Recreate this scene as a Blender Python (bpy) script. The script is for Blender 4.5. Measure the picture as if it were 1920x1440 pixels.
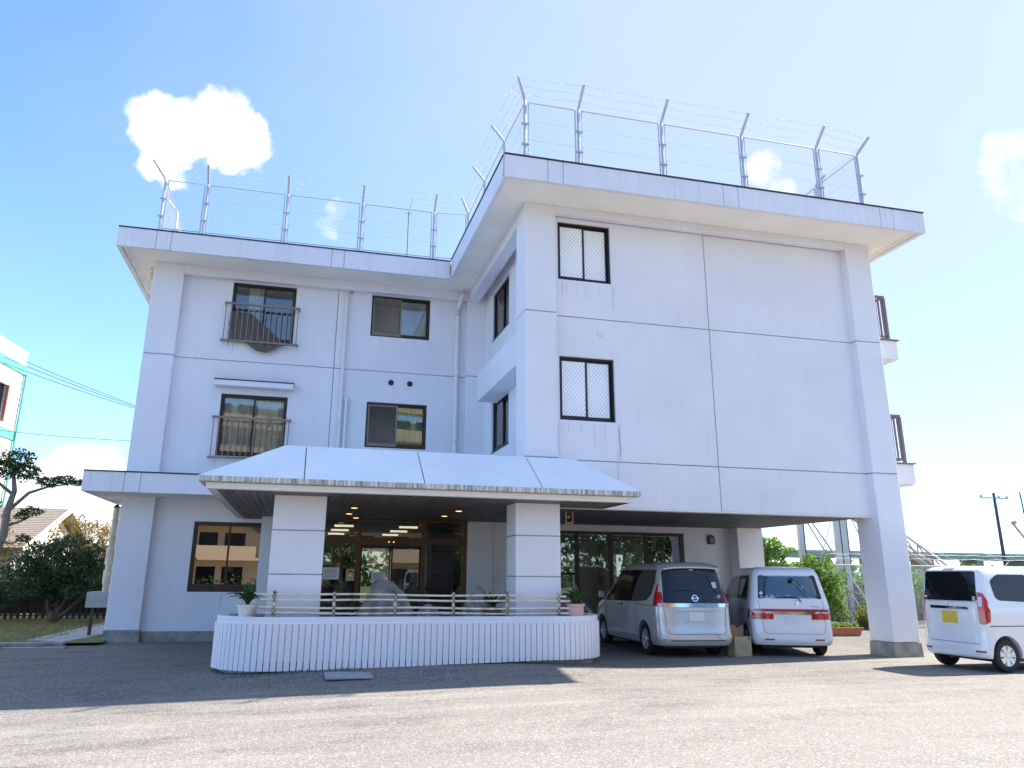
import bpy, bmesh, math, random
import numpy as np
from mathutils import Vector, Matrix
R = math.radians
random.seed(7); rng = np.random.default_rng(7)
sc = bpy.context.scene
for o in list(bpy.data.objects): bpy.data.objects.remove(o, do_unlink=True)

# ------------------------------------------------------------------ camera
cam = bpy.data.cameras.new('camera'); camo = bpy.data.objects.new('camera', cam)
sc.collection.objects.link(camo); sc.camera = camo
cam.sensor_fit = 'HORIZONTAL'; cam.sensor_width = 36.0
cam.lens = 1429.78/1920*36
cam.shift_x = (960-928.12)/1920; cam.shift_y = (678.88-720)/1920
cam.clip_start = 0.05; cam.clip_end = 3000
_rt = Vector((0.96967, -0.24424, 0.00918)); _up = Vector((-0.07462, -0.26006, 0.96270)); _fw = Vector((0.23274, 0.93419, 0.27040))
camo.matrix_world = Matrix(((_rt.x, _up.x, -_fw.x, 0), (_rt.y, _up.y, -_fw.y, 0), (_rt.z, _up.z, -_fw.z, 1.6), (0, 0, 0, 1)))

# ------------------------------------------------------------------ light
SUN_EL, SUN_AZ = R(44.8), R(80.9)            # azimuth from +Y towards +X
sd = Vector((math.sin(SUN_AZ)*math.cos(SUN_EL), math.cos(SUN_AZ)*math.cos(SUN_EL), math.sin(SUN_EL)))
sun = bpy.data.lights.new('sun', 'SUN'); suno = bpy.data.objects.new('sun', sun); sc.collection.objects.link(suno)
sun.energy = 4.6; sun.angle = R(0.5); sun.color = (1.0, 0.94, 0.85)
suno.rotation_euler = sd.to_track_quat('Z', 'Y').to_euler(); suno.location = (30, 5, 40)

world = bpy.data.worlds.new('World'); sc.world = world; world.use_nodes = True
wn, wl = world.node_tree.nodes, world.node_tree.links
bg = wn['Background']; bg.inputs['Strength'].default_value = 0.14
sky = wn.new('ShaderNodeTexSky'); sky.sky_type = 'NISHITA'; sky.sun_disc = False
sky.sun_elevation = SUN_EL; sky.sun_rotation = SUN_AZ; sky.altitude = 0; sky.air_density = 1.0; sky.dust_density = 0.3; sky.ozone_density = 2.0
geo = wn.new('ShaderNodeNewGeometry')
dirv = wn.new('ShaderNodeVectorMath'); dirv.operation = 'SCALE'; dirv.inputs['Scale'].default_value = -1.0
wl.new(geo.outputs['Incoming'], dirv.inputs[0])
def wmath(op, a, b=None, c=None, clamp=False):
    m = wn.new('ShaderNodeMath'); m.operation = op; m.use_clamp = clamp
    for i, v in enumerate((a, b, c)):
        if v is None: continue
        if isinstance(v, (int, float)): m.inputs[i].default_value = v
        else: wl.new(v, m.inputs[i])
    return m.outputs[0]
def warp(vec, scale, amt, detail):
    n = wn.new('ShaderNodeTexNoise'); n.inputs['Scale'].default_value = scale; n.inputs['Detail'].default_value = detail; n.inputs['Roughness'].default_value = .6; wl.new(vec, n.inputs['Vector'])
    a = wn.new('ShaderNodeVectorMath'); a.operation = 'SUBTRACT'; wl.new(n.outputs['Color'], a.inputs[0]); a.inputs[1].default_value = (.5, .5, .5)
    b = wn.new('ShaderNodeVectorMath'); b.operation = 'SCALE'; wl.new(a.outputs[0], b.inputs[0]); b.inputs['Scale'].default_value = amt
    c = wn.new('ShaderNodeVectorMath'); c.operation = 'ADD'; wl.new(vec, c.inputs[0]); wl.new(b.outputs[0], c.inputs[1]); d = wn.new('ShaderNodeVectorMath'); d.operation = 'NORMALIZE'; wl.new(c.outputs[0], d.inputs[0]); return d.outputs[0]
wdir = warp(warp(dirv.outputs[0], 9, .045, 3), 30, .034, 7)
# soft cloud puffs: direction, angular radius (deg), weight
puffs = [((-0.189, 0.847, 0.496), 1.9, 1.), ((-0.160, 0.852, 0.498), 2.0, 1.), ((-0.126, 0.850, 0.512), 2.3, 1.), ((-0.100, 0.857, 0.503), 2.0, 1.), ((-0.112, 0.866, 0.486), 1.6, .95),
         ((-0.178, 0.860, 0.478), 1.7, .95), ((-0.190, 0.868, 0.460), 1.2, .8), ((-0.172, 0.878, 0.447), 1.0, .6), ((-0.085, 0.868, 0.490), .9, .7), ((0.513, 0.713, 0.478), 1.2, .47), ((0.533, 0.715, 0.453), 1.0, .45),
         ((0.702, 0.570, 0.426), 2.0, .42), ((0.72, 0.56, 0.40), 2.0, .42), ((0.021, 0.895, 0.445), 1.0, .42), ((0.005, 0.905, 0.425), .9, .42),
         ((-0.277, 0.956, 0.075), 2.6, 1.), ((-0.226, 0.968, 0.085), 2.2, 1.), ((-0.245, 0.966, 0.06), 4.0, 1.), ((-0.35, 0.93, 0.05), 3.5, 1.), ((-0.15, 0.985, 0.05), 3.5, .9)]
acc = None
for d, rad, w in puffs:
    dn = Vector(d).normalized()
    dt = wn.new('ShaderNodeVectorMath'); dt.operation = 'DOT_PRODUCT'; wl.new(wdir, dt.inputs[0]); dt.inputs[1].default_value = dn
    mr = wn.new('ShaderNodeMapRange'); mr.interpolation_type = 'SMOOTHERSTEP'; wl.new(dt.outputs['Value'], mr.inputs['Value'])
    mr.inputs['From Min'].default_value = math.cos(R(rad*1.45)); mr.inputs['From Max'].default_value = math.cos(R(rad*.35))
    mr.inputs['To Max'].default_value = w
    acc = mr.outputs[0] if acc is None else wmath('MAXIMUM', acc, mr.outputs[0])
def wnoise(scale, detail, rough=.6):
    n = wn.new('ShaderNodeTexNoise'); n.inputs['Scale'].default_value = scale; n.inputs['Detail'].default_value = detail; n.inputs['Roughness'].default_value = rough
    wl.new(dirv.outputs[0], n.inputs['Vector']); return n.outputs['Fac']
nz = wmath('ADD', wmath('MULTIPLY', wmath('SUBTRACT', wnoise(24, 12, .66), .5), 1.5), acc)
cm = wn.new('ShaderNodeMapRange'); cm.interpolation_type = 'SMOOTHSTEP'; wl.new(nz, cm.inputs['Value'])
cm.inputs['From Min'].default_value = .16; cm.inputs['From Max'].default_value = 1.05
cmask = wmath('MULTIPLY', cm.outputs[0], wmath('GREATER_THAN', acc, .001))
# thin high veil
veil = wn.new('ShaderNodeMapRange'); veil.interpolation_type = 'SMOOTHSTEP'; wl.new(wnoise(1.6, 5, .55), veil.inputs['Value'])
veil.inputs['From Min'].default_value = .40; veil.inputs['From Max'].default_value = .75; veil.inputs['To Max'].default_value = .22
sdot = wn.new('ShaderNodeVectorMath'); sdot.operation = 'DOT_PRODUCT'; wl.new(dirv.outputs[0], sdot.inputs[0]); sdot.inputs[1].default_value = sd
sg = wn.new('ShaderNodeMapRange'); sg.interpolation_type = 'SMOOTHSTEP'; wl.new(sdot.outputs['Value'], sg.inputs['Value']); sg.inputs['From Min'].default_value = .25; sg.inputs['From Max'].default_value = .95; sg.inputs['To Max'].default_value = .75
vsum = wmath('ADD', veil.outputs[0], sg.outputs[0], clamp=True)
mixv = wn.new('ShaderNodeMix'); mixv.data_type = 'RGBA'; wl.new(vsum, mixv.inputs['Factor']); tint = wn.new('ShaderNodeMix'); tint.data_type = 'RGBA'; tint.blend_type = 'MULTIPLY'; tint.inputs['Factor'].default_value = 1; wl.new(sky.outputs[0], tint.inputs['A']); tint.inputs['B'].default_value = (.69, .875, 1.10, 1); wl.new(tint.outputs['Result'], mixv.inputs['A']); mixv.inputs['B'].default_value = (2.12, 2.38, 2.88, 1)
mixc = wn.new('ShaderNodeMix'); mixc.data_type = 'RGBA'; wl.new(cmask, mixc.inputs['Factor']); wl.new(mixv.outputs['Result'], mixc.inputs['A']); mixc.inputs['B'].default_value = (4.6, 4.7, 4.8, 1)
wl.new(mixc.outputs['Result'], bg.inputs['Color'])

sc.render.engine = 'CYCLES'
sc.cycles.max_bounces = 8; sc.cycles.diffuse_bounces = 4; sc.cycles.transparent_max_bounces = 12
sc.view_settings.view_transform = 'Standard'; sc.view_settings.look = 'None'; sc.view_settings.gamma = 1; sc.view_settings.exposure = 1.35

# ------------------------------------------------------------------ materials
def nodes(m): m.use_nodes = True; return m.node_tree.nodes, m.node_tree.links
def M(name, col, rough=.6, metal=0., var=.12, vscale=3., bump=0., bscale=40., spec=.5, coat=0., col2=None, detail=6, stretch=None, streak=0., island=0., emit=None, estr=0., sheen=0., trans=0.):
    m = bpy.data.materials.new(name); n, l = nodes(m); p = n['Principled BSDF']
    p.inputs['Roughness'].default_value = rough; p.inputs['Metallic'].default_value = metal
    p.inputs['Specular IOR Level'].default_value = spec; p.inputs['Coat Weight'].default_value = coat; p.inputs['Coat Roughness'].default_value = .04
    c1 = (*col, 1); c2 = (*(col2 or tuple(c*(1-var) for c in col)), 1)
    tc = n.new('ShaderNodeTexCoord'); mp = n.new('ShaderNodeMapping'); l.new(tc.outputs['Object'], mp.inputs[0])
    if stretch: mp.inputs['Scale'].default_value = stretch
    tn = n.new('ShaderNodeTexNoise'); tn.inputs['Scale'].default_value = vscale; tn.inputs['Detail'].default_value = detail; l.new(mp.outputs[0], tn.inputs['Vector'])
    mr = n.new('ShaderNodeMapRange'); mr.inputs['From Min'].default_value = .35; mr.inputs['From Max'].default_value = .68; l.new(tn.outputs['Fac'], mr.inputs['Value'])
    mx = n.new('ShaderNodeMix'); mx.data_type = 'RGBA'; mx.inputs['A'].default_value = c1; mx.inputs['B'].default_value = c2; l.new(mr.outputs[0], mx.inputs['Factor'])
    out = mx.outputs['Result']
    if island:
        g = n.new('ShaderNodeNewGeometry'); hs = n.new('ShaderNodeHueSaturation'); 
        a = n.new('ShaderNodeMapRange'); a.inputs['To Min'].default_value = 1-island; a.inputs['To Max'].default_value = 1+island*1.3; l.new(g.outputs['Random Per Island'], a.inputs['Value'])
        l.new(a.outputs[0], hs.inputs['Value']); 
        b = n.new('ShaderNodeMapRange'); b.inputs['To Min'].default_value = .48; b.inputs['To Max'].default_value = .52; l.new(g.outputs['Random Per Island'], b.inputs['Value']); l.new(b.outputs[0], hs.inputs['Hue'])
        l.new(out, hs.inputs['Color']); out = hs.outputs[0]
    if streak:      # rain streaks: noise stretched along the height
        mp2 = n.new('ShaderNodeMapping'); mp2.inputs['Scale'].default_value = (9, 9, .35); l.new(tc.outputs['Object'], mp2.inputs[0])
        t2 = n.new('ShaderNodeTexNoise'); t2.inputs['Scale'].default_value = 1.6; t2.inputs['Detail'].default_value = 5; l.new(mp2.outputs[0], t2.inputs['Vector'])
        r2 = n.new('ShaderNodeMapRange'); r2.inputs['From Min'].default_value = .55; r2.inputs['From Max'].default_value = .78; r2.inputs['To Max'].default_value = streak; l.new(t2.outputs['Fac'], r2.inputs['Value'])
        m2 = n.new('ShaderNodeMix'); m2.data_type = 'RGBA'; l.new(r2.outputs[0], m2.inputs['Factor']); l.new(out, m2.inputs['A']); m2.inputs['B'].default_value = (.30, .28, .25, 1); out = m2.outputs['Result']
    l.new(out, p.inputs['Base Color'])
    if bump:
        bt = n.new('ShaderNodeTexNoise'); bt.inputs['Scale'].default_value = bscale; bt.inputs['Detail'].default_value = 4; l.new(tc.outputs['Object'], bt.inputs['Vector'])
        bp = n.new('ShaderNodeBump'); bp.inputs['Strength'].default_value = bump; bp.inputs['Distance'].default_value = .01; l.new(bt.outputs['Fac'], bp.inputs['Height']); l.new(bp.outputs[0], p.inputs['Normal'])
    if emit: p.inputs['Emission Color'].default_value = (*emit, 1); p.inputs['Emission Strength'].default_value = estr
    if trans:
        tb = n.new('ShaderNodeBsdfTranslucent'); l.new(out, tb.inputs[0]); ms = n.new('ShaderNodeMixShader'); ms.inputs[0].default_value = trans
        o = n['Material Output']; l.new(p.outputs[0], ms.inputs[1]); l.new(tb.outputs[0], ms.inputs[2]); l.new(ms.outputs[0], o.inputs['Surface'])
    return m
def glass(name, tint=(.9, .93, .92), refl=.10, rough=0.0, rtint=(1, 1, 1)):
    m = bpy.data.materials.new(name); n, l = nodes(m); n.remove(n['Principled BSDF'])
    t = n.new('ShaderNodeBsdfTransparent'); t.inputs[0].default_value = (*tint, 1)
    g = n.new('ShaderNodeBsdfGlossy'); g.inputs['Roughness'].default_value = rough; g.inputs['Color'].default_value = (*rtint, 1)
    f = n.new('ShaderNodeFresnel'); f.inputs['IOR'].default_value = 1.5
    a = n.new('ShaderNodeMath'); a.operation = 'ADD'; a.use_clamp = True; a.inputs[1].default_value = refl; l.new(f.outputs[0], a.inputs[0])
    s = n.new('ShaderNodeMixShader'); l.new(a.outputs[0], s.inputs[0]); l.new(t.outputs[0], s.inputs[1]); l.new(g.outputs[0], s.inputs[2]); l.new(s.outputs[0], n['Material Output'].inputs[0])
    return m
WALL = M('white_stucco', (.79, .785, .83), .75, var=.07, vscale=.7, bump=.18, bscale=60, streak=.07)
FASC = M('white_fascia_paint', (.79, .785, .83), .6, var=.10, vscale=1.2, bump=.1, streak=.22)
SOFF = M('cream_soffit_paint', (.92, .885, .80), .8, var=.08, vscale=1.0, bump=.1)
GROOVE = M('joint_sealant', (.36, .36, .37), .8, var=.3)
CONC = M('grey_concrete', (.36, .35, .32), .9, var=.4, vscale=5, bump=.4, streak=.35)
SLOPE = M('glazed_white_slope_panel', (.86, .90, .92), .30, var=.06, vscale=1.5, spec=.6, bump=.03, bscale=8)
BAND = M('weathered_white_edge', (.72, .71, .67), .8, col2=(.20, .20, .18), vscale=3.2, stretch=(9, 9, 1.2), bump=.3, detail=8)
TRIM = M('cream_canopy_trim', (.80, .78, .74), .55, var=.06)
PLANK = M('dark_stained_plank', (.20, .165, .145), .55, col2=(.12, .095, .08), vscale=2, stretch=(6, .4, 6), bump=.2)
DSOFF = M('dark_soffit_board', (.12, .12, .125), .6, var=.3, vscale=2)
BRONZE = M('bronze_aluminium', (.05, .036, .028), .35, metal=.4, var=.2)
BRONZEL = M('light_bronze_aluminium', (.26, .215, .165), .4, metal=.4, var=.15)
MAUVE = M('mauve_brown_aluminium', (.22, .155, .14), .4, metal=.3)
BLACKAL = M('black_brown_aluminium', (.022, .016, .014), .35, metal=.3)
DARKCAP = M('dark_flashing', (.035, .03, .03), .5, metal=.3)
STEEL = M('galvanised_steel', (.52, .53, .56), .5, metal=.45, var=.15, vscale=8)
WIRE = M('galvanised_wire', (.62, .64, .68), .5, metal=.2)
PVC = M('white_pvc_pipe', (.74, .74, .73), .4, var=.05)
BLACK = M('black_plastic', (.012, .012, .013), .45, var=.2)
GLS = glass('window_glass', (.94, .95, .92), .05)
GLSB = glass('entrance_glass', (.55, .56, .53), .10)
GLSR = glass('reflective_glass', (.45, .44, .40), .30, rtint=(1, .93, .82))
GLSC = glass('clear_glass', (.97, .98, .98), .03)
ROOM = M('room_wall', (.86, .86, .84), .9)
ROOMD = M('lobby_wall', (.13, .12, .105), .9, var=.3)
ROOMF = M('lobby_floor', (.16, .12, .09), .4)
CURT = M('cream_curtain', (.86, .83, .70), .9, var=.15, vscale=6, trans=.3)
CURTG = M('green_curtain', (.50, .62, .40), .9, var=.25, vscale=4, trans=.3)
PAPER = M('white_paper', (.78, .78, .77), .8, var=.03)
LAMP = M('warm_downlight', (1, .8, .5), emit=(1, .52, .16), estr=1.3)
TUBE = M('fluorescent_tube', (1, 1, 1), emit=(1, .92, .72), estr=1.3)
BARK = M('grey_brown_bark', (.13, .10, .075), .9, var=.4, vscale=12, bump=.6)
BAMB = M('dry_bamboo', (.80, .74, .60), .5, col2=(.66, .57, .42), vscale=5, bump=.1)
ROPE = M('black_twine', (.03, .02, .018), .9)
SOIL = M('dark_soil', (.06, .05, .04), .95, var=.5, vscale=20, bump=.8)
ROCK = M('pale_grey_rock', (.42, .39, .37), .85, col2=(.17, .16, .155), vscale=6, bump=.7, bscale=12)
def leafm(name, c, c2=None, tr=.35): return M(name, c, .55, col2=c2, var=.35, vscale=1.3, island=.45, trans=tr)
LEAFD = leafm('dark_leaf', (.045, .095, .032), (.028, .065, .022))
LEAFM = leafm('mid_leaf', (.07, .13, .035), (.045, .09, .025))
LEAFB = leafm('bright_leaf', (.18, .31, .035), (.10, .20, .03), .55)
LEAFY = leafm('yellow_leaf', (.27, .17, .022), (.19, .13, .03), .45)
LEAFH = leafm('hedge_yellow_green_leaf', (.20, .22, .035), (.08, .13, .025), .5)
GRASSM = leafm('grass_blade', (.16, .18, .05), (.28, .24, .10), .3)
LAWN = M('lawn_soil', (.17, .15, .06), .95, col2=(.10, .13, .04), vscale=1.2, bump=.6)
PAINTW = M('white_car_paint', (.80, .81, .82), .22, var=.02, coat=1.0)
PAINTS = M('silver_white_car_paint', (.64, .64, .65), .28, metal=.35, var=.02, coat=1.0)
CHROME = M('chrome', (.75, .76, .78), .08, metal=1.0, var=.02)
RUBBER = M('tyre_rubber', (.018, .018, .019), .75, bump=.2)
ALLOY = M('silver_alloy', (.72, .73, .75), .3, metal=.45, var=.05)
LENSR = M('red_lamp_lens', (.55, .012, .015), .12, var=.2, coat=1.0)
LENSD = M('dark_red_lens', (.22, .01, .012), .15, coat=1.0)
LENSC = M('clear_lamp_lens', (.70, .62, .60), .12, coat=1.0, var=.2, vscale=20)
CARGL = M('dark_privacy_glass', (.010, .012, .016), .03, var=.1, spec=.45)
CARGT = glass('car_window_glass', (.66, .76, .74), .08)
PLATEW = M('plain_white_plate', (.74, .75, .76), .5, var=.08, vscale=6)
PLATEY = M('plain_yellow_plate', (.75, .52, .06), .5, var=.08)
SEAT = M('dark_seat_fabric', (.06, .06, .065), .9)
CARD = M('cardboard', (.52, .40, .24), .85, var=.1, vscale=9)
BLUE = M('blue_sticker', (.10, .22, .62), .5)
GREENP = M('green_print', (.10, .38, .20), .6)
TERRA = M('terracotta_plastic', (.42, .13, .07), .6)
PINKPOT = M('pale_pink_pot', (.62, .40, .33), .6)
WPOT = M('cream_white_pot', (.72, .68, .60), .5)

# frosted glass with a diamond print
def diamond():
    m = bpy.data.materials.new('diamond_patterned_frost'); n, l = nodes(m); p = n['Principled BSDF']; p.inputs['Roughness'].default_value = .35
    tc = n.new('ShaderNodeTexCoord'); sx = n.new('ShaderNodeSeparateXYZ'); l.new(tc.outputs['Object'], sx.inputs[0])
    def mt(op, a, b=None):
        q = n.new('ShaderNodeMath'); q.operation = op
        for i, v in enumerate((a, b)):
            if v is None: continue
            if isinstance(v, (int, float)): q.inputs[i].default_value = v
            else: l.new(v, q.inputs[i])
        return q.outputs[0]
    k = math.pi/.085
    a = mt('ABSOLUTE', mt('SINE', mt('MULTIPLY', mt('ADD', sx.outputs['X'], mt('MULTIPLY', sx.outputs['Z'], .8)), k)))
    b = mt('ABSOLUTE', mt('SINE', mt('MULTIPLY', mt('SUBTRACT', sx.outputs['X'], mt('MULTIPLY', sx.outputs['Z'], .8)), k)))
    f = mt('MULTIPLY', a, b)
    mr = n.new('ShaderNodeMapRange'); mr.interpolation_type = 'SMOOTHSTEP'; mr.inputs['From Min'].default_value = .25; mr.inputs['From Max'].default_value = .7; l.new(f, mr.inputs['Value'])
    nz = n.new('ShaderNodeTexNoise'); nz.inputs['Scale'].default_value = 2.5; l.new(tc.outputs['Object'], nz.inputs['Vector'])
    mx = n.new('ShaderNodeMix'); mx.data_type = 'RGBA'; mx.inputs['A'].default_value = (.95, .96, .97, 1); mx.inputs['B'].default_value = (.62, .68, .74, 1); l.new(mt('MULTIPLY', mr.outputs[0], mt('ADD', nz.outputs['Fac'], .35)), mx.inputs['Factor'])
    l.new(mx.outputs['Result'], p.inputs['Base Color']); return m
FROST = diamond()

def asphalt():
    m = bpy.data.materials.new('worn_aggregate_asphalt'); n, l = nodes(m); p = n['Principled BSDF']; p.inputs['Roughness'].default_value = .92; p.inputs['Specular IOR Level'].default_value = .25
    tc = n.new('ShaderNodeTexCoord')
    def noise(s, d=4, r=.6, st=None):
        v = tc.outputs['Object']
        if st: q = n.new('ShaderNodeMapping'); q.inputs['Scale'].default_value = st; l.new(v, q.inputs[0]); v = q.outputs[0]
        t = n.new('ShaderNodeTexNoise'); t.inputs['Scale'].default_value = s; t.inputs['Detail'].default_value = d; t.inputs['Roughness'].default_value = r; l.new(v, t.inputs['Vector']); return t.outputs['Fac']
    def rng_(v, a, b, c=0., d=1.):
        q = n.new('ShaderNodeMapRange'); l.new(v, q.inputs['Value'])
        for k_, x in zip(('From Min', 'From Max', 'To Min', 'To Max'), (a, b, c, d)): q.inputs[k_].default_value = x
        return q.outputs[0]
    def mix(f, a, b, bt='MIX'):
        q = n.new('ShaderNodeMix'); q.data_type = 'RGBA'; q.blend_type = bt
        if isinstance(f, float): q.inputs['Factor'].default_value = f
        else: l.new(f, q.inputs['Factor'])
        for s_, v in (('A', a), ('B', b)):
            if isinstance(v, tuple): q.inputs[s_].default_value = (*v, 1)
            else: l.new(v, q.inputs[s_])
        return q.outputs['Result']
    base = mix(rng_(noise(.35, 5), .35, .65), (.33, .295, .26), (.26, .235, .21))
    base = mix(rng_(noise(1.4, 6, .7, (1, 2.4, 1)), .56, .75, 0, .45), base, (.42, .385, .34))      # pale dusty patches
    base = mix(rng_(noise(1.0, 4, .55, (.10, 1.5, 1)), .52, .68, 0, .55), base, (.45, .41, .365))      # faint wheel tracks
    base = mix(rng_(noise(.9, 6, .7, (.5, 1.2, 1)), .60, .72, 0, .45), base, (.19, .17, .155))
    # far left and around the planter the building's shade is painted into the asphalt colour
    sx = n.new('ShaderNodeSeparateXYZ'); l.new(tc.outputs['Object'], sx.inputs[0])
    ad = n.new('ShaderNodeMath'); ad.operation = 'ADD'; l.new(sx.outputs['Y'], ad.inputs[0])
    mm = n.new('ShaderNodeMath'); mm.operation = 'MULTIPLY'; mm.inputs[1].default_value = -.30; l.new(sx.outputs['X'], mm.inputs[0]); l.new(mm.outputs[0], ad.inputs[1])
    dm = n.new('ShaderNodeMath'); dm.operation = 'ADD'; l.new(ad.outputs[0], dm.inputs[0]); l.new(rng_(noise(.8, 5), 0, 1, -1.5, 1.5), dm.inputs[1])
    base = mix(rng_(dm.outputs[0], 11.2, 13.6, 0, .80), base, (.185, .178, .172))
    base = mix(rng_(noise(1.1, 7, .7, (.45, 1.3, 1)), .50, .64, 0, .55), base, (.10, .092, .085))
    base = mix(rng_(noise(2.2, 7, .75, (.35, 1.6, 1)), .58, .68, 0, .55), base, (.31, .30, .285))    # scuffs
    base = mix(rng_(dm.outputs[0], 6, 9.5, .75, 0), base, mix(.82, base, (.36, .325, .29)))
    vo = n.new('ShaderNodeTexVoronoi'); vo.inputs['Scale'].default_value = 70; l.new(tc.outputs['Object'], vo.inputs['Vector'])
    rc = n.new('ShaderNodeSeparateColor'); l.new(vo.outputs['Color'], rc.inputs[0])
    base = mix(rng_(rc.outputs[0], 0, 1, 0, 1), base, mix(.5, base, (.05, .045, .04), 'MIX'), 'MIX')
    base = mix(rng_(rc.outputs[1], .80, 1, 0, .65), base, (.60, .56, .50))
    vo2 = n.new('ShaderNodeTexVoronoi'); vo2.inputs['Scale'].default_value = 17; l.new(tc.outputs['Object'], vo2.inputs['Vector'])
    base = mix(rng_(vo2.outputs['Distance'], .0, .11, .55, 0), base, (.07, .06, .055))
    # cracks
    vc = n.new('ShaderNodeTexVoronoi'); vc.feature = 'DISTANCE_TO_EDGE'; vc.inputs['Scale'].default_value = .27
    wv = n.new('ShaderNodeVectorMath'); wv.operation = 'ADD'; l.new(tc.outputs['Object'], wv.inputs[0])
    nn = n.new('ShaderNodeTexNoise'); nn.inputs['Scale'].default_value = 1.7; nn.inputs['Detail'].default_value = 5; l.new(tc.outputs['Object'], nn.inputs['Vector']); l.new(nn.outputs['Color'], wv.inputs[1]); l.new(wv.outputs[0], vc.inputs['Vector'])
    base = mix(rng_(vc.outputs['Distance'], .0, .007, .45, 0), base, (.36, .335, .30))
    l.new(base, p.inputs['Base Color'])
    b = n.new('ShaderNodeBump'); b.inputs['Strength'].default_value = .7; b.inputs['Distance'].default_value = .012; l.new(rc.outputs[0], b.inputs['Height']); l.new(b.outputs[0], p.inputs['Normal'])
    return m
ASPH = asphalt()

# ------------------------------------------------------------------ mesh helpers
COL = sc.collection
class MB:
    def __init__(s): s.v = []; s.f = []
    def add(s, vs, fs):
        o = len(s.v); s.v += [tuple(p) for p in vs]; s.f += [tuple(i+o for i in f) for f in fs]; return s
    def box(s, x0, x1, y0, y1, z0, z1):
        x0, x1 = sorted((x0, x1)); y0, y1 = sorted((y0, y1)); z0, z1 = sorted((z0, z1))
        return s.add([(x0, y0, z0), (x1, y0, z0), (x1, y1, z0), (x0, y1, z0), (x0, y0, z1), (x1, y0, z1), (x1, y1, z1), (x0, y1, z1)],
              [(0, 3, 2, 1), (4, 5, 6, 7), (0, 1, 5, 4), (1, 2, 6, 5), (2, 3, 7, 6), (3, 0, 4, 7)])
    def tube(s, pts, r, n=8, cap=True):
        pts = [Vector(p) for p in pts]; rs = r if isinstance(r, (list, tuple)) else [r]*len(pts); rings = []
        for i, p in enumerate(pts):
            d = (pts[min(i+1, len(pts)-1)]-pts[max(i-1, 0)]).normalized()
            a = d.cross(Vector((0, 0, 1)) if abs(d.z) < .9 else Vector((1, 0, 0))).normalized(); b = d.cross(a)
            rings.append([p+a*rs[i]*math.cos(t*2*math.pi/n)+b*rs[i]*math.sin(t*2*math.pi/n) for t in range(n)])
        vs = [v for q in rings for v in q]; fs = []
        for i in range(len(pts)-1):
            for t in range(n): fs.append((i*n+t, i*n+(t+1) % n, (i+1)*n+(t+1) % n, (i+1)*n+t))
        if cap: fs += [tuple(range(n-1, -1, -1)), tuple(range((len(pts)-1)*n, len(pts)*n))]
        return s.add(vs, fs)
    def prism(s, poly, z0, z1):                       # poly in xy
        n = len(poly); return s.add([(x, y, z0) for x, y in poly]+[(x, y, z1) for x, y in poly],
            [tuple(range(n-1, -1, -1)), tuple(range(n, 2*n))]+[(i, (i+1) % n, n+(i+1) % n, n+i) for i in range(n)])
    def lathe(s, prof, c=(0, 0, 0), n=24, axis='z', cap=True):
        vs = []; fs = []
        for r, h in prof:
            for t in range(n):
                a, b = r*math.cos(t*2*math.pi/n), r*math.sin(t*2*math.pi/n)
                vs.append((c[0]+a, c[1]+b, c[2]+h) if axis == 'z' else (c[0]+h, c[1]+a, c[2]+b))
        for i in range(len(prof)-1):
            for t in range(n): fs.append((i*n+t, i*n+(t+1) % n, (i+1)*n+(t+1) % n, (i+1)*n+t))
        if cap: fs += [tuple(range(n-1, -1, -1)), tuple(range((len(prof)-1)*n, len(prof)*n))]
        return s.add(vs, fs)
    def obj(s, name, mat, parent=None, smooth=False, bevel=0, loc=None, rot=None, **kw):
        me = bpy.data.meshes.new(name); me.from_pydata(s.v, [], s.f); me.validate(); me.update()
        return mkobj(name, me, mat, parent, smooth, bevel, loc, rot, **kw)
def mkobj(name, me, mat, parent=None, smooth=False, bevel=0, loc=None, rot=None, label=None, cat=None, group=None, kind=None):
    if mat and not me.materials: me.materials.append(mat)
    o = bpy.data.objects.new(name, me); COL.objects.link(o)
    if parent: o.parent = parent
    if loc: o.location = loc
    if rot is not None: o.rotation_euler = (0, 0, rot)
    if smooth:
        for p in me.polygons: p.use_smooth = True
        if smooth == 'auto': me.set_sharp_from_angle(angle=R(35))
    if bevel:
        b = o.modifiers.new('bevel', 'BEVEL'); b.width = bevel; b.segments = 2; b.limit_method = 'ANGLE'; b.angle_limit = R(40)
    tag(o, label, cat, group, kind); return o
def tag(o, label=None, cat=None, group=None, kind=None):
    for k, v in (('label', label), ('category', cat), ('group', group), ('kind', kind)):
        if v: o[k] = v
    return o
def thing(name, label, cat, loc=(0, 0, 0), rot=0, group=None):
    o = bpy.data.objects.new(name, None); COL.objects.link(o); o.location = loc; o.rotation_euler = (0, 0, rot); o.empty_display_size = .2
    return tag(o, label, cat, group)
def copy_tree(o, parent=None):
    c = o.copy(); COL.objects.link(c); c.parent = parent
    for ch in list(o.children): copy_tree(ch, c)
    return c
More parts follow.
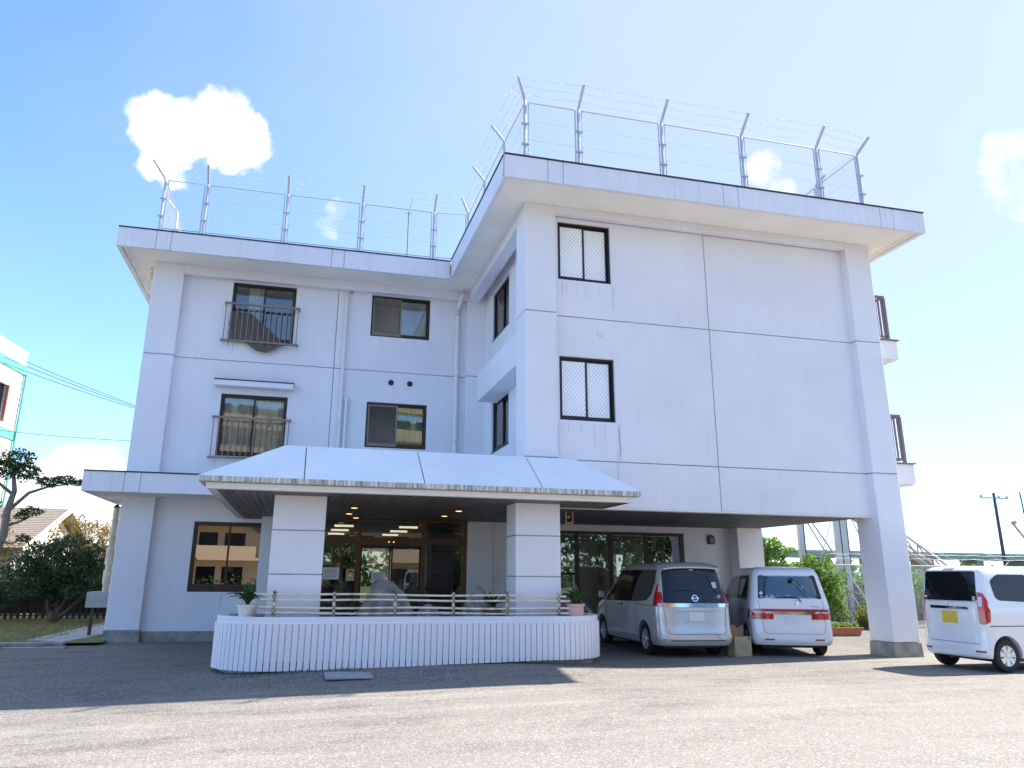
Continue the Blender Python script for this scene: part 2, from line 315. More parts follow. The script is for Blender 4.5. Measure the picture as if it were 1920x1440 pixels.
def wallgrid(mb, axis, a0, a1, z0, z1, p0, p1, holes=()):
    """solid wall panel with rectangular openings; axis 'x' runs along X between y=p0..p1, axis 'y' along Y between x=p0..p1"""
    A = sorted({a0, a1, *[h[0] for h in holes], *[h[1] for h in holes]}); A = [a for a in A if a0 <= a <= a1]
    Z = sorted({z0, z1, *[h[2] for h in holes], *[h[3] for h in holes]}); Z = [z for z in Z if z0 <= z <= z1]
    def solid(i, j):
        if i < 0 or j < 0 or i >= len(A)-1 or j >= len(Z)-1: return False
        ca, cz = (A[i]+A[i+1])/2, (Z[j]+Z[j+1])/2
        return not any(h[0] < ca < h[1] and h[2] < cz < h[3] for h in holes)
    vid = {}
    def V(i, j, k):
        key = (i, j, k)
        if key not in vid:
            p = (p0, p1)[k]; vid[key] = len(vs); vs.append((A[i], p, Z[j]) if axis == 'x' else (p, A[i], Z[j]))
        return vid[key]
    vs = []; fs = []
    for i in range(len(A)-1):
        for j in range(len(Z)-1):
            if not solid(i, j): continue
            fs += [(V(i, j, 0), V(i+1, j, 0), V(i+1, j+1, 0), V(i, j+1, 0)), (V(i, j, 1), V(i, j+1, 1), V(i+1, j+1, 1), V(i+1, j, 1))]
            if not solid(i-1, j): fs.append((V(i, j, 0), V(i, j+1, 0), V(i, j+1, 1), V(i, j, 1)))
            if not solid(i+1, j): fs.append((V(i+1, j, 0), V(i+1, j, 1), V(i+1, j+1, 1), V(i+1, j+1, 0)))
            if not solid(i, j-1): fs.append((V(i, j, 0), V(i, j, 1), V(i+1, j, 1), V(i+1, j, 0)))
            if not solid(i, j+1): fs.append((V(i, j+1, 0), V(i+1, j+1, 0), V(i+1, j+1, 1), V(i, j+1, 1)))
    return mb.add(vs, fs)
def text_mesh(body, size, depth):
    c = bpy.data.curves.new('txt', 'FONT'); c.body = body; c.size = size; c.extrude = depth; c.align_x = 'CENTER'; c.align_y = 'CENTER'
    o = bpy.data.objects.new('txt', c); COL.objects.link(o); dg = bpy.context.evaluated_depsgraph_get()
    me = bpy.data.meshes.new_from_object(o.evaluated_get(dg)); bpy.data.objects.remove(o, do_unlink=True); me.materials.clear(); return me

# ------------------------------------------------------------------ ground
def gz(x, y):
    b = .16*math.exp(-((x-2.2)/3.3)**4-((y-15.2)/2.2)**4)
    l_ = -.14*min(1, max(0, (3.5-x)/6.5))*min(1, max(0, (16.5-y)/4))
    return b+l_
def ground():
    xs = sorted(set(list(np.arange(-14, 22, .5))+[-600, -200, -80, -40, -25, 30, 45, 80, 200, 600])); ys = sorted(set(list(np.arange(-1, 22, .5))+[-300, -80, -30, -10, 28, 40, 80, 200, 900]))
    vs = [(x, y, gz(x, y)) for y in ys for x in xs]; nx = len(xs)
    fs = [(j*nx+i, j*nx+i+1, (j+1)*nx+i+1, (j+1)*nx+i) for j in range(len(ys)-1) for i in range(nx-1)]
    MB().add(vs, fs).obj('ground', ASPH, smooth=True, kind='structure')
ground()
MB().add([(-60, 20.1, .06), (-4.2, 20.1, .06), (-4.2, 60, .06), (-60, 60, .06)], [(0, 1, 2, 3)]).obj('lawn', LAWN, kind='structure')
MB().box(-20, -4.9, 19.86, 20.08, -.2, .09).obj('kerb', CONC, kind='structure', bevel=.015)
MB().prism([(-5.95, 20.9), (-5.0, 20.3), (-4.7, 22.5), (-5.3, 29.5), (-5.75, 29.5)], -.06, .075).obj('path', M('pale_concrete_slab', (.42, .42, .43), .9, var=.15), kind='structure')
MB().add([(-900, 60, .03), (900, 60, .03), (900, 1500, .03), (-900, 1500, .03)], [(0, 1, 2, 3)]).obj('field', M('distant_field', (.12, .15, .05), 1), kind='structure')

# ------------------------------------------------------------------ the building
XL0, XL1, YL, YLR = -4.30, -3.53, 20.74, 20.94
XR0, XR1, YR, YRR = 4.36, 5.07, 14.855, 15.055
XQ0, XQ1, YQ = 12.64, 13.33, 15.585
ZS, ZJ1, ZJ2, ZB, ZT = 2.97, 3.96, 7.13, 9.42, 9.69
B = thing('concrete_building', 'large white three storey L-shaped building with deep roof eaves and open parking bay', 'building', (0, 0, 0))
g2 = .011
# --- left wing front wall
def wall(axis, a0, a1, z0, z1, p0, p1, holes=(), mat=WALL, name='wall_panel', bevel=.006):
    return wallgrid(MB(), axis, a0, a1, z0, z1, p0, p1, holes).obj(name, mat, B, bevel=bevel)
WL3, WL2, WL3b, WL2b, WL1 = (-2.26, -.56, 7.73, 9.39), (-2.27, -.56, 4.56, 6.22), (1.55, 3.25, 8.16, 9.40), (1.56, 3.25, 4.97, 6.24), (-2.58, -.86, 1.16, 2.87)
XJ = .60
wall('x', XL1-.05, XJ-g2, ZJ2+g2, ZB+.1, YLR, YLR+.25, [WL3]); wall('x', XJ+g2, 4.35, ZJ2+g2, ZB+.1, YLR, YLR+.25, [WL3b])
wall('x', XL1-.05, XJ-g2, ZJ1+g2, ZJ2-g2, YLR, YLR+.25, [WL2]); wall('x', XJ+g2, 4.35, ZJ1+g2, ZJ2-g2, YLR, YLR+.25, [WL2b])
wall('x', XL1-.05, .5, .24, ZJ1-g2, YLR, YLR+.25, [WL1])
MB().box(XL1, 4.4, YLR+.02, YLR+.04, ZJ2-g2, ZJ2+g2).box(XL1, 4.4, YLR+.02, YLR+.04, ZJ1-g2, ZJ1+g2).box(XJ-g2, XJ+g2, YLR+.018, YLR+.038, ZJ1, ZB).obj('wall_joint', GROOVE, B)
MB().box(XL1-.02, .5, YLR-.015, YLR+.2, -.1, .24).obj('plinth', CONC, B, bevel=.01)
# pilasters
for (x0, x1, y0, y1, zz) in ((XL0, XL1, YL, YL+.7, (0.27, ZJ1-g2, ZJ1+g2, ZJ2-g2, ZJ2+g2, ZT)), (4.32, 4.90, YL, YL+.5, (2.9, ZJ1-g2, ZJ1+g2, ZJ2-g2, ZJ2+g2, ZT)),
                             (XR0, XR1, YR, YQ+.0, (ZS, ZJ1-g2, ZJ1+g2, ZJ2-g2, ZJ2+g2, ZT)), (XQ0, XQ1, YR, YQ, (.30, ZJ1-g2, ZJ1+g2, ZJ2-g2, ZJ2+g2, ZT))):
    for k in range(0, 6, 2): MB().box(x0, x1, y0, y1, zz[k], zz[k+1]).obj('pilaster', WALL, B, bevel=.018)
    MB().box(x0+.015, x1-.015, y0+.015, y1-.015, zz[0], zz[5]-.02).obj('pilaster_joint', GROOVE, B)
for (x0, x1, y0, y1) in ((XL0, XL1, YL, YL+.7), (XQ0, XQ1, YR, YQ)):
    m = MB(); m.add([(x0-.03, y0-.03, -.1), (x1+.03, y0-.03, -.1), (x1+.03, y1+.03, -.1), (x0-.03, y1+.03, -.1), (x0-.012, y0-.012, .29), (x1+.012, y0-.012, .29), (x1+.012, y1+.012, .29), (x0-.012, y1+.012, .29)],
        [(0, 3, 2, 1), (4, 5, 6, 7), (0, 1, 5, 4), (1, 2, 6, 5), (2, 3, 7, 6), (3, 0, 4, 7)]).obj('pillar_base', CONC, B, bevel=.01)
# beams under the eaves
MB().box(XL1, 4.32, YL, YL+.18, ZB, ZT).obj('beam', WALL, B, bevel=.012)
MB().box(XR1, XQ0, YR, YR+.18, ZB+.09, ZT).obj('beam', WALL, B, bevel=.012)
MB().box(XR0, XR0+.3, YQ, YL, 9.38, ZT).obj('beam', WALL, B, bevel=.012)
for z0, z1 in ((6.09, 6.85), (2.98, 3.9)): MB().box(XR0, XR0+.55, YQ, 19.46, z0, z1).obj('spandrel_beam', WALL, B, bevel=.015)
# --- left side wall and back
wall('y', YL+.7, 31, .24, 9.7, XL0+.2, XL0+.4)
wall('x', XL0+.2, XQ0, .0, 9.7, 31, 31.2, [(.2, 1.3, .4, 2.4), (2.2, 3.6, .6, 2.5), (5.6, 6.6, .9, 2.5), (6.9, 7.9, .9, 2.5), (8.3, 9.6, .9, 2.5), (10.0, 11.2, .9, 2.5)])
# --- right wing front wall
WR3, WR2 = (5.185, 6.455, 8.0, 9.41), (5.185, 6.455, 4.81, 6.22); XK = 8.84
wall('x', XR1-.02, XK-g2, ZJ2+g2, ZB+.1, YRR, YRR+.25, [WR3]); wall('x', XK+g2, XQ0+.02, ZJ2+g2, ZB+.1, YRR, YRR+.25)
wall('x', XR1-.02, XK-g2, ZJ1+g2, ZJ2-g2, YRR, YRR+.25, [WR2]); wall('x', XK+g2, XQ0+.02, ZJ1+g2, ZJ2-g2, YRR, YRR+.25)
wall('x', XR1-.02, XK-g2, ZS+.03, ZJ1-g2, YRR, YRR+.25); wall('x', XK+g2, XQ0+.02, ZS+.03, ZJ1-g2, YRR, YRR+.25)
MB().box(XR1, XQ0, YRR+.02, YRR+.04, ZJ2-g2, ZJ2+g2).box(XR1, XQ0, YRR+.02, YRR+.04, ZJ1-g2, ZJ1+g2).box(XK-g2, XK+g2, YRR+.018, YRR+.038, ZS+.03, ZB+.08).obj('wall_joint', GROOVE, B)
# --- recessed side wall of the right wing (faces left)
WS3, WS2 = (18.14, 19.94, 7.95, 9.34), (18.14, 19.94, 4.80, 6.18)
wall('y', YQ-.2, YL+.05, ZJ1, 9.7, 4.88, 5.08, [WS3, WS2])
# --- right side wall above the parking bay
wall('y', YQ, 31, ZS+.03, 9.7, XQ0-.22, XQ0-.02)
# floors and ceilings closing the volumes
MB().box(XL0+.4, XR0, YLR+.25, 31, ZJ1-.15, ZJ1).box(XR0, XQ0-.25, YRR+.25, 31, ZJ1-.15, ZJ1).box(XL0+.4, XR0, YLR+.25, 31, ZJ2-.15, ZJ2).box(5.1, XQ0-.25, YRR+.25, 31, ZJ2-.15, ZJ2).obj('floor_slab', ROOM, B)
# pilotis soffit (dark boards)
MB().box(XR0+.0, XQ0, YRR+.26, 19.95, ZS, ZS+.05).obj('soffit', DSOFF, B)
MB().box(XR1, XQ0-.001, YRR+.0, YRR+.255, ZS-.005, ZS+.028).obj('edge_trim', TRIM, B)
for i in range(20):
    x = XR1+.15+i*.38
    if x < XQ0-.1: MB().box(x-.008, x+.008, YRR+.3, 19.9, ZS-.004, ZS-.0005).obj('soffit_joint', BLACK, B)
# --- roof slab, soffit, fascia
roofp = [(-5.03, 19.58), (3.57, 19.58), (3.57, 13.685), (13.98, 13.685), (13.98, 31.6), (-5.03, 31.6)]
ins = [(-4.97, 19.64), (3.63, 19.64), (3.63, 13.745), (13.92, 13.745), (13.92, 31.5), (-4.97, 31.5)]
MB().prism(ins, ZT, ZT+.06).obj('eave_soffit', SOFF, B)
MB().prism(ins, 10.0, 10.04).obj('roof_surface', M('grey_roof_membrane', (.35, .36, .37), .9), B)
def fascia(p0, p1, seams, z0=9.58, z1=10.09, out=(0, -1), cap=.022, drip=True):
    """fascia panels along one straight edge, split at seams (distances along)"""
    p0, p1 = Vector(p0), Vector(p1); L = (p1-p0).length; d = (p1-p0)/L; n_ = Vector(out)
    cuts = [0]+seams+[L]
    for a, b in zip(cuts[:-1], cuts[1:]):
        a2, b2 = a+(.007 if a > 0 else 0), b-(.007 if b < L else 0)
        q = [p0+d*a2, p0+d*b2, p0+d*b2-n_*.10, p0+d*a2-n_*.10]; MB().prism([tuple(v) for v in q], z0, z1).obj('fascia_panel', FASC, B, bevel=.006)
    q = [p0-n_*.012, p1-n_*.012, p1-n_*.06, p0-n_*.06]; MB().prism([tuple(v) for v in q], z0+.01, z1-.01).obj('fascia_backing', GROOVE, B)
    q = [p0+n_*cap, p1+n_*cap, p1-n_*.2, p0-n_*.2]; MB().prism([tuple(v) for v in q], z1+.002, z1+.03).obj('coping', DARKCAP, B)
    if drip: q = [p0-n_*.11, p1-n_*.11, p1-n_*.16, p0-n_*.16]; MB().prism([tuple(v) for v in q], z0+.05, ZT+.0 if z0 > 9 else z1-.1).obj('drip_edge', SOFF, B)
fascia((-5.03, 19.58), (3.57, 19.58), [.92, 1.28, 5.34, 5.67]); fascia((3.57, 19.48), (3.57, 13.786), [2.2, 2.55], out=(-1, 0)); fascia((3.57, 13.685), (13.98, 13.685), [.95, 1.29, 5.06, 5.43, 9.17, 9.53])
fascia((13.98, 13.79), (13.98, 31.5), [4, 4.4, 8, 8.4], out=(1, 0)); fascia((-5.03, 19.685), (-5.03, 31.5), [4, 4.4, 8], out=(-1, 0))
# --- ledge above the ground floor, left wing
fascia((-4.97, 19.6), (1.0, 19.6), [.90, 1.25], z0=3.42, z1=3.885, cap=.02, drip=False); fascia((-4.97, 19.705), (-4.97, 23.5), [2], z0=3.42, z1=3.885, out=(-1, 0), drip=False)
MB().box(-4.87, 1.0, 19.7, YLR+.1, 3.43, 3.47).box(-4.87, XL0+.2, YLR+.1, 23.5, 3.43, 3.47).obj('ledge_soffit', SOFF, B)
MB().box(-4.87, 1.0, 19.7, YL-.01, 3.80, 3.84).obj('ledge_roof', FASC, B)
# --- windows
def window(x0, x1, z0, z1, y, rot=0, split=.5, gl=(GLS, GLS), fm=BRONZE, t=.05, sill=True, parent=B, sash=(None, None), back=None, sashlow=.09, lab=None, dep=.10):
    """sliding window seen from outside; local x to the right, y inwards"""
    w, h = x1-x0, z1-z0
    m = MB(); m.box(0, w, 0, dep, 0, t).box(0, w, 0, dep, h-t, h).box(0, t, 0, dep, t, h-t).box(w-t, w, 0, dep, t, h-t)
    if sill: m.box(-.03, w+.03, -.05, dep, -.035, 0)
    loc = (x0, y, z0) if rot == 0 else (y, x1, z0)
    wo = m.obj('window', fm, parent, loc=loc, rot=rot, label=lab)
    xm = w*split
    for k, (a, b, yy) in enumerate(((t, xm+.03, .035), (xm-.03, w-t, .065))):
        sm = sash[k] or fm; s = MB(); s.box(a, a+.045, yy, yy+.028, t, h-t).box(b-.045, b, yy, yy+.028, t, h-t).box(a+.045, b-.045, yy, yy+.028, t, t+sashlow).box(a+.045, b-.045, yy, yy+.028, h-t-.045, h-t)
        s.obj('sash', sm, wo)
        if gl[k]: MB().box(a+.04, b-.04, yy+.010, yy+.016, t+sashlow-.005, h-t-.04).obj('pane', gl[k], wo)
    if back: MB().box(t, w-t, .115, .13, t, h-t).obj('frosted_sheet', back, wo)
    return wo
def curtain(wo, a, b, z0, z1, y, mat, waves=9, amp=.035):
    n = waves*8; vs = []; fs = []
    for i in range(n+1):
        x = a+(b-a)*i/n; yy = y+amp*math.sin(i/8*2*math.pi)+random.uniform(-.006, .006)
        vs += [(x, yy, z0), (x+random.uniform(-.004, .004), yy*.9+y*.1, z1)]
    for i in range(n): fs.append((2*i, 2*i+2, 2*i+3, 2*i+1))
    return MB().add(vs, fs).obj('curtain', mat, wo, smooth=True)
def room(x0, x1, z0, z1, y0, y1, mat=ROOM, door=None):
    m = MB(); t = .05
    m.box(x0-t, x0, y0, y1, z0, z1).box(x1, x1+t, y0, y1, z0, z1).box(x0-t, x1+t, y1, y1+t, z0-t, z1+t).box(x0-t, x1+t, y0, y1, z1, z1+t).box(x0-t, x1+t, y0, y1, z0-t, z0)
    r = m.obj('room', mat, B)
    if door:
        xd, zd = door; f = MB(); f.box(xd, xd+.05, y1-.03, y1-.001, z0, zd).box(xd+.85, xd+.9, y1-.03, y1-.001, z0, zd).box(xd, xd+.9, y1-.03, y1-.001, zd, zd+.06).obj('door_frame', M('white_door_frame', (.30, .28, .25), .5), r)
        MB().box(xd+1.15, xd+1.25, y1-.012, y1-.001, zd-.85, zd-.68).obj('light_switch', PLATEW, r)
    return r
yw = YLR+.06
w = window(*WL3, yw, gl=(GLS, GLS)); curtain(w, .42, .86, .1, 1.6, .18, CURT, 5)
w = window(*WL3b, yw, gl=(None, GLS), sash=(BRONZEL, None)); curtain(w, 1.45, 1.68, .1, 1.2, .25, CURT, 4)
w = window(*WL2, yw, gl=(GLS, GLS)); curtain(w, .05, .84, .08, 1.62, .15, CURT, 9); curtain(w, .88, 1.66, .08, 1.62, .16, CURT, 8)
w = window(*WL2b, yw, gl=(None, GLS), sash=(BRONZEL, None)); curtain(w, .86, 1.66, .06, 1.22, .15, CURTG, 9)
w = window(*WL1, yw, gl=(GLSR, GLSR), sashlow=.13); MB().box(.05, .86, .2, .21, .05, 1.66).obj('blind', M('beige_blind', (.42, .37, .28), .9), w)
room(-3.3, .3, ZJ2+.05, 9.6, YLR+.255, YLR+3.2); room(.7, 4.2, ZJ2+.05, 9.6, YLR+.255, YLR+1.5, door=(.85, 9.05))
room(-3.3, .3, ZJ1+.05, 6.9, YLR+.255, YLR+3.2); room(.7, 4.2, ZJ1+.05, 6.9, YLR+.255, YLR+1.5, door=(.85, 5.95))
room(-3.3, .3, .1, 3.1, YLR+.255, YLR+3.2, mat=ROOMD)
for q in (WR3, WR2): window(*q, YRR+.06, gl=(FROST, FROST), fm=BLACKAL, t=.042, sashlow=.07)
for q in (WS3, WS2):
    w = window(*q, 4.93, rot=-math.pi/2, gl=(GLS, GLS)); MB().box(.02, 1.78, .3, .31, .02, 1.36).obj('blind', M('grey_green_blind', (.55, .55, .48), .9), w)
# small hood over the second floor window
MB().box(-2.44, -.43, YLR-.34, YLR, 6.37, 6.52).obj('window_hood', WALL, B, bevel=.01); MB().box(-2.46, -.41, YLR-.36, YLR+.0, 6.525, 6.545).obj('hood_cap', DARKCAP, B)
# window guard rails
for zt, zb in ((8.72, 7.66), (5.56, 4.50)):
    yy = YLR-.16; ob = MB().box(-2.42, -.42, yy-.02, yy+.035, zt-.03, zt+.02).box(-2.44, -.40, yy-.03, yy+.05, zb-.025, zb+.02).box(-2.42, -2.385, yy, YLR, zt-.02, zt+.01).box(-.455, -.42, yy, YLR, zt-.02, zt+.01).box(-2.42, -2.385, yy, YLR, zb-.02, zb+.01).box(-.455, -.42, yy, YLR, zb-.02, zb+.01).obj('guard_rail', BRONZEL, B)
    bm0 = None
    for i in range(14):
        x = -2.37+i*(1.90/13)
        if bm0 is None: bm0 = MB().box(-.011, .011, yy-.008, yy+.012, zb+.02, zt-.03).obj('bar', BRONZEL, ob); bm0.location.x = x
        else: c = bm0.copy(); COL.objects.link(c); c.location.x = x
# drain pipes, vents, plate
pipes = MB().tube([(.98, YLR-.02, 9.42), (.96, YLR-.08, 9.40), (.86, YLR-.09, 9.28), (.84, YLR-.09, 9.15), (.85, YLR-.09, 3.9)], .048, 12).obj('drain_pipe', PVC, B, smooth='auto')
MB().tube([(1.0, YLR-.09, 6.28), (1.0, YLR-.09, 3.9)], .045, 12).lathe([(.058, 0), (.058, .16)], (1.0, YLR-.09, 6.14), 12).obj('drain_pipe', PVC, B, smooth='auto')
dp = MB().tube([(4.12, YL-.16, 9.72), (4.12, YL-.16, 9.5), (4.06, YLR-.1, 9.2), (4.05, YLR-.1, 9.0), (4.05, YLR-.1, 3.9)], .062, 14).lathe([(.085, 0), (.085, .07)], (4.12, YL-.16, 9.62), 14).obj('drain_pipe', PVC, B, smooth='auto')
for z in (8.95, 7.1, 5.2): MB().lathe([(.07, 0), (.07, .035)], (4.05, YLR-.1, z), 14).obj('pipe_clamp', STEEL, dp)
for x in (2.2, 2.73):
    v = MB(); v.lathe([(.075, 0), (.078, .03), (.05, .06)], (0, 0, 0), 18).obj('vent_cap', BLACK, B, smooth='auto'); v_ = COL.objects[-1]
    v_.location = (x, YLR, 6.82); v_.rotation_euler = (math.pi/2, 0, 0)
v = MB(); v.lathe([(.055, 0), (.055, .006), (.045, .010)], (0, 0, 0), 20).obj('round_cover_plate', WALL, B); v_ = COL.objects[-1]; v_.location = (6.14, YRR, 6.78); v_.rotation_euler = (math.pi/2, 0, 0)
v = MB(); v.lathe([(.062, 0), (.062, .003)], (0, 0, 0), 20).obj('cover_plate_rim', GROOVE, B); v_ = COL.objects[-1]; v_.location = (6.14, YRR, 6.78); v_.rotation_euler = (math.pi/2, 0, 0)
# rain stains under the second floor window of the right wing: dried runs
mst = MB()
for k in range(5):
    x = 6.50+random.uniform(-.05, .09); z = 4.76 if k < 3 else 4.2; pts = []
    zz = z
    for j in range(6): pts.append((x, YRR-.002, zz)); x += random.uniform(-.02, .02); zz -= random.uniform(.09, .2)
    for a, b in zip(pts[:-1], pts[1:]): mst.add([(a[0]-.004, a[1], a[2]), (a[0]+.004, a[1], a[2]), (b[0]+.004, b[1], b[2]), (b[0]-.004, b[1], b[2])], [(0, 3, 2, 1)])
mst.obj('stain_run', M('grey_stain', (.52, .53, .56), .9, var=.2), B)
mst = MB(); random.seed(21)
for (x0, x1, y, z, n_, L_) in ((-2.3, -.5, YLR-.002, 4.5, 7, .35), (1.5, 3.3, YLR-.002, 8.12, 8, .3), (5.15, 6.5, YRR-.002, 7.93, 9, .45), (5.15, 6.5, YRR-.002, 4.74, 8, .5), (-2.6, -.85, YLR-.002, 1.1, 7, .4), (-2.4, -.4, YLR-.002, 7.6, 6, .3)):
    for k in range(n_):
        x = random.uniform(x0, x1) if k > 2 else random.choice((x0, x1))+random.uniform(-.03, .03); l_ = L_*random.uniform(.3, 1.3); w_ = random.uniform(.003, .008)
        mst.add([(x-w_, y, z), (x+w_, y, z), (x+w_*.3, y, z-l_), (x-w_*.3, y, z-l_)], [(0, 3, 2, 1)])
mst.obj('sill_stain', M('pale_grey_stain', (.62, .62, .64), .9, var=.15), B)
# wall lamp at the left corner under the eave
MB().box(-.05, .05, -.03, .03, 0, .05).lathe([(.03, -.05), (.075, -.12), (.075, -.22), (.02, -.28)], (0, 0, 0), 14).obj('wall_lamp', M('cream_glass_globe', (.75, .68, .52), .3), B, smooth='auto', loc=(-4.45, 21.3, 9.64))
# --- balconies on the right side
for zt in (7.64, 4.40):
    bo = MB().box(XQ0-.02, 14.85, 16.0, 27, zt-.5, zt).box(XQ0-.02, 14.80, 16.05, 27, zt-.53, zt-.5).obj('balcony', WALL, B, bevel=.01)
    MB().box(XQ0, 14.90, 15.95, 27, zt+.003, zt+.03).obj('balcony_coping', MAUVE, bo)
    rl = MB().box(14.0, 14.72, 16.08, 16.13, zt+1.22, zt+1.28).box(14.68, 14.73, 16.13, 26.9, zt+1.22, zt+1.28).box(14.0, 14.72, 16.09, 16.12, zt+.12, zt+.16).box(14.69, 14.72, 16.12, 26.9, zt+.12, zt+.16).obj('railing', MAUVE, bo)
    pst = MB().box(14.66, 14.73, 16.07, 16.14, zt+.03, zt+1.22)
    for i in range(7): pst.box(14.08+i*.09-.014, 14.08+i*.09+.014, 16.09, 16.12, zt+.16, zt+1.22)
    for i in range(60): pst.box(14.69, 14.71, 16.3+i*.17, 16.33+i*.17, zt+.16, zt+1.22)
    pst.obj('balusters', MAUVE, bo)
# --- ground floor entrance wall and parking bay wall, y = 19.9
YE = 19.9
wall('x', 4.25, 6.70, 0, ZS+.3, YE, YE+.15); wall('x', 10.44, 11.85, 0, ZS+.3, YE, YE+.15); wall('x', 6.70, 10.44, 2.80, ZS+.3, YE, YE+.15); wall('x', 6.70, 10.44, 0, .35, YE, YE+.15)
wall('x', -.9, .55, 0, ZS+.3, YE, YE+.15); wall('y', YE+.15, YLR, 0, 3.3, -.9, -.75); 
MB().box(4.25, 4.92, YE-.06, YE-.0, 0, ZS).obj('wall_pier', WALL, B, bevel=.01)
MB().box(11.85, XQ0, 19.45, 20.2, 0, ZS).obj('rear_pillar', WALL, B, bevel=.015)
wall('y', 20.2, 31, 0, ZS+.03, XQ0-.25, XQ0-.02, [(21.2, 22.4, .5, 2.5), (22.7, 23.9, .5, 2.5), (24.2, 25.4, .5, 2.5), (25.7, 26.9, .5, 2.5), (27.2, 28.4, .5, 2.5), (28.7, 29.9, .5, 2.5)])
MB().box(XQ0-.14, XQ0-.10, 21.2, 29.9, 1.55, 1.63).obj('side_window_bar', BRONZE, B)
# lobby shell
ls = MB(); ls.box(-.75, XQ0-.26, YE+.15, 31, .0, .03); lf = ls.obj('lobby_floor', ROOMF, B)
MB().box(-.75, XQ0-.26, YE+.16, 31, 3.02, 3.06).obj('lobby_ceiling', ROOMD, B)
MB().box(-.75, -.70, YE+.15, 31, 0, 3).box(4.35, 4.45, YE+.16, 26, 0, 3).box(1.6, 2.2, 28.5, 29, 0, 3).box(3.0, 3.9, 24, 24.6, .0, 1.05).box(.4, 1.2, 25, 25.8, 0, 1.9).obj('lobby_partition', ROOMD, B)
MB().box(8.5, 9.6, 26, 26.6, 0, .8).box(7.2, 7.9, 23, 23.5, 0, .95).obj('lobby_furniture', M('orange_brown_wood', (.35, .16, .05), .5), B)
for i, (a, b) in enumerate([(a, y) for y in (23.3, 25.6, 28.0) for a in (1.0, 2.9)]): MB().box(a, a+.55, b-.04, b+.04, 2.96, 3.015).obj('tube_light', TUBE, B)
# entrance frame: transom, mullions, doors
ef = MB().box(.55, 4.25, YE-.02, YE+.1, 2.36, 2.52).box(.55, 4.25, YE-.03, YE+.1, 2.92, ZS).box(4.13, 4.25, YE-.05, YE+.12, 0, 2.92).box(.55, .63, YE-.02, YE+.1, 0, 2.92).box(1.44, 1.54, YE-.03, YE+.1, 0, 2.92).box(3.06, 3.18, YE-.03, YE+.1, 0, 2.92).obj('entrance_frame', M('red_brown_frame', (.12, .062, .035), .4, metal=.3), B, bevel=.004)
for a, b in ((.63, 1.44), (1.54, 3.06), (3.18, 4.13)): MB().box(a, b, YE+.03, YE+.036, 2.52, 2.92).obj('transom_pane', GLSB, ef)
for a, b in ((.63, 1.44), (3.18, 4.13)): MB().box(a, b, YE+.03, YE+.036, .1, 2.36).obj('pane', GLSB, ef)
for a, b in ((1.54, 2.30), (2.31, 3.06)):
    d = MB().box(a, a+.04, YE+.04, YE+.08, .05, 2.3).box(b-.04, b, YE+.04, YE+.08, .05, 2.3).box(a, b, YE+.04, YE+.08, 2.26, 2.34).box(a, b, YE+.04, YE+.08, .03, .15).obj('sliding_door', BRONZE, ef)
    MB().box(a+.04, b-.04, YE+.055, YE+.061, .15, 2.26).obj('pane', GLSB, d)
MB().box(2.22, 2.24, YE-.05, YE-.021, 2.40, 2.42).box(2.34, 2.36, YE-.05, YE-.021, 2.40, 2.42).obj('door_sensor', LAMP, ef)
# notices stuck on the glass
def lines(mb, x0, x1, z0, z1, y, n):
    for i in range(n):
        z = z1-(i+.8)*(z1-z0)/(n+.6); e = x1-random.uniform(0, .25)*(x1-x0); mb.box(x0, e, y-.001, y, z-.004, z+.004)
for (a, b, c, d, mt) in ((.64, 1.04, 1.49, 1.77, PAPER), (1.83, 2.17, 1.43, 1.68, PAPER)):
    q = MB().box(a, b, YE-.004, YE-.001, c, d).obj('notice', mt, ef); l2 = MB(); lines(l2, a+.03, b-.03, c+.02, d-.02, YE-.0045, 9); l2.obj('printed_lines', M('grey_print', (.25, .26, .27), .8), q)
q = MB().box(1.21, 1.41, YE-.004, YE-.001, 1.46, 1.74).obj('poster', M('yellow_poster', (.66, .50, .22), .7), ef)
h1 = MB().lathe([(.066, 0), (.066, .002)], (0, 0, 0), 20).obj('printed_hair', BLACK, q); h1.location = (1.31, YE-.0045, 1.645); h1.rotation_euler = (math.pi/2, 0, 0)
h1 = MB().lathe([(.055, 0), (.055, .002)], (0, 0, 0), 20).obj('printed_face', M('printed_skin', (.72, .46, .34), .7), q); h1.location = (1.31, YE-.0065, 1.62); h1.rotation_euler = (math.pi/2, 0, 0)
MB().box(1.275, 1.345, YE-.011, YE-.009, 1.572, 1.612).obj('printed_mask', PAPER, q)
# band of tall windows in the parking bay
bw = MB().box(6.7, 10.44, YE+.0, YE+.1, 2.72, 2.80).box(6.7, 10.44, YE, YE+.1, .35, .43)
for x in (6.74, 7.28, 8.26, 9.30, 10.38): bw.box(x-.05, x+.05, YE, YE+.1, .43, 2.72)
bw = bw.obj('window_band', BRONZE, B)
for a, b in ((6.79, 7.23), (7.33, 8.21), (8.31, 9.25), (9.35, 10.33)): MB().box(a, b, YE+.04, YE+.046, .43, 2.72).obj('pane', GLSB, bw)
sl = MB().box(9.38, 10.33, YE+.12, YE+.125, .43, 2.72).obj('blind', M('grey_beige_blind', (.26, .25, .20), .9), bw)
MB().box(9.86, 9.90, YE+.105, YE+.115, .43, 2.72).obj('sash', BRONZEL, bw)
# inner muntins
m = MB()
for x in (7.9, 8.6, 9.0): m.box(x-.03, x+.03, 30.9, 30.98, .9, 2.5)
m.box(5.6, 11.2, 30.9, 30.98, 1.7, 1.78).obj('rear_window_bars', BRONZE, B)
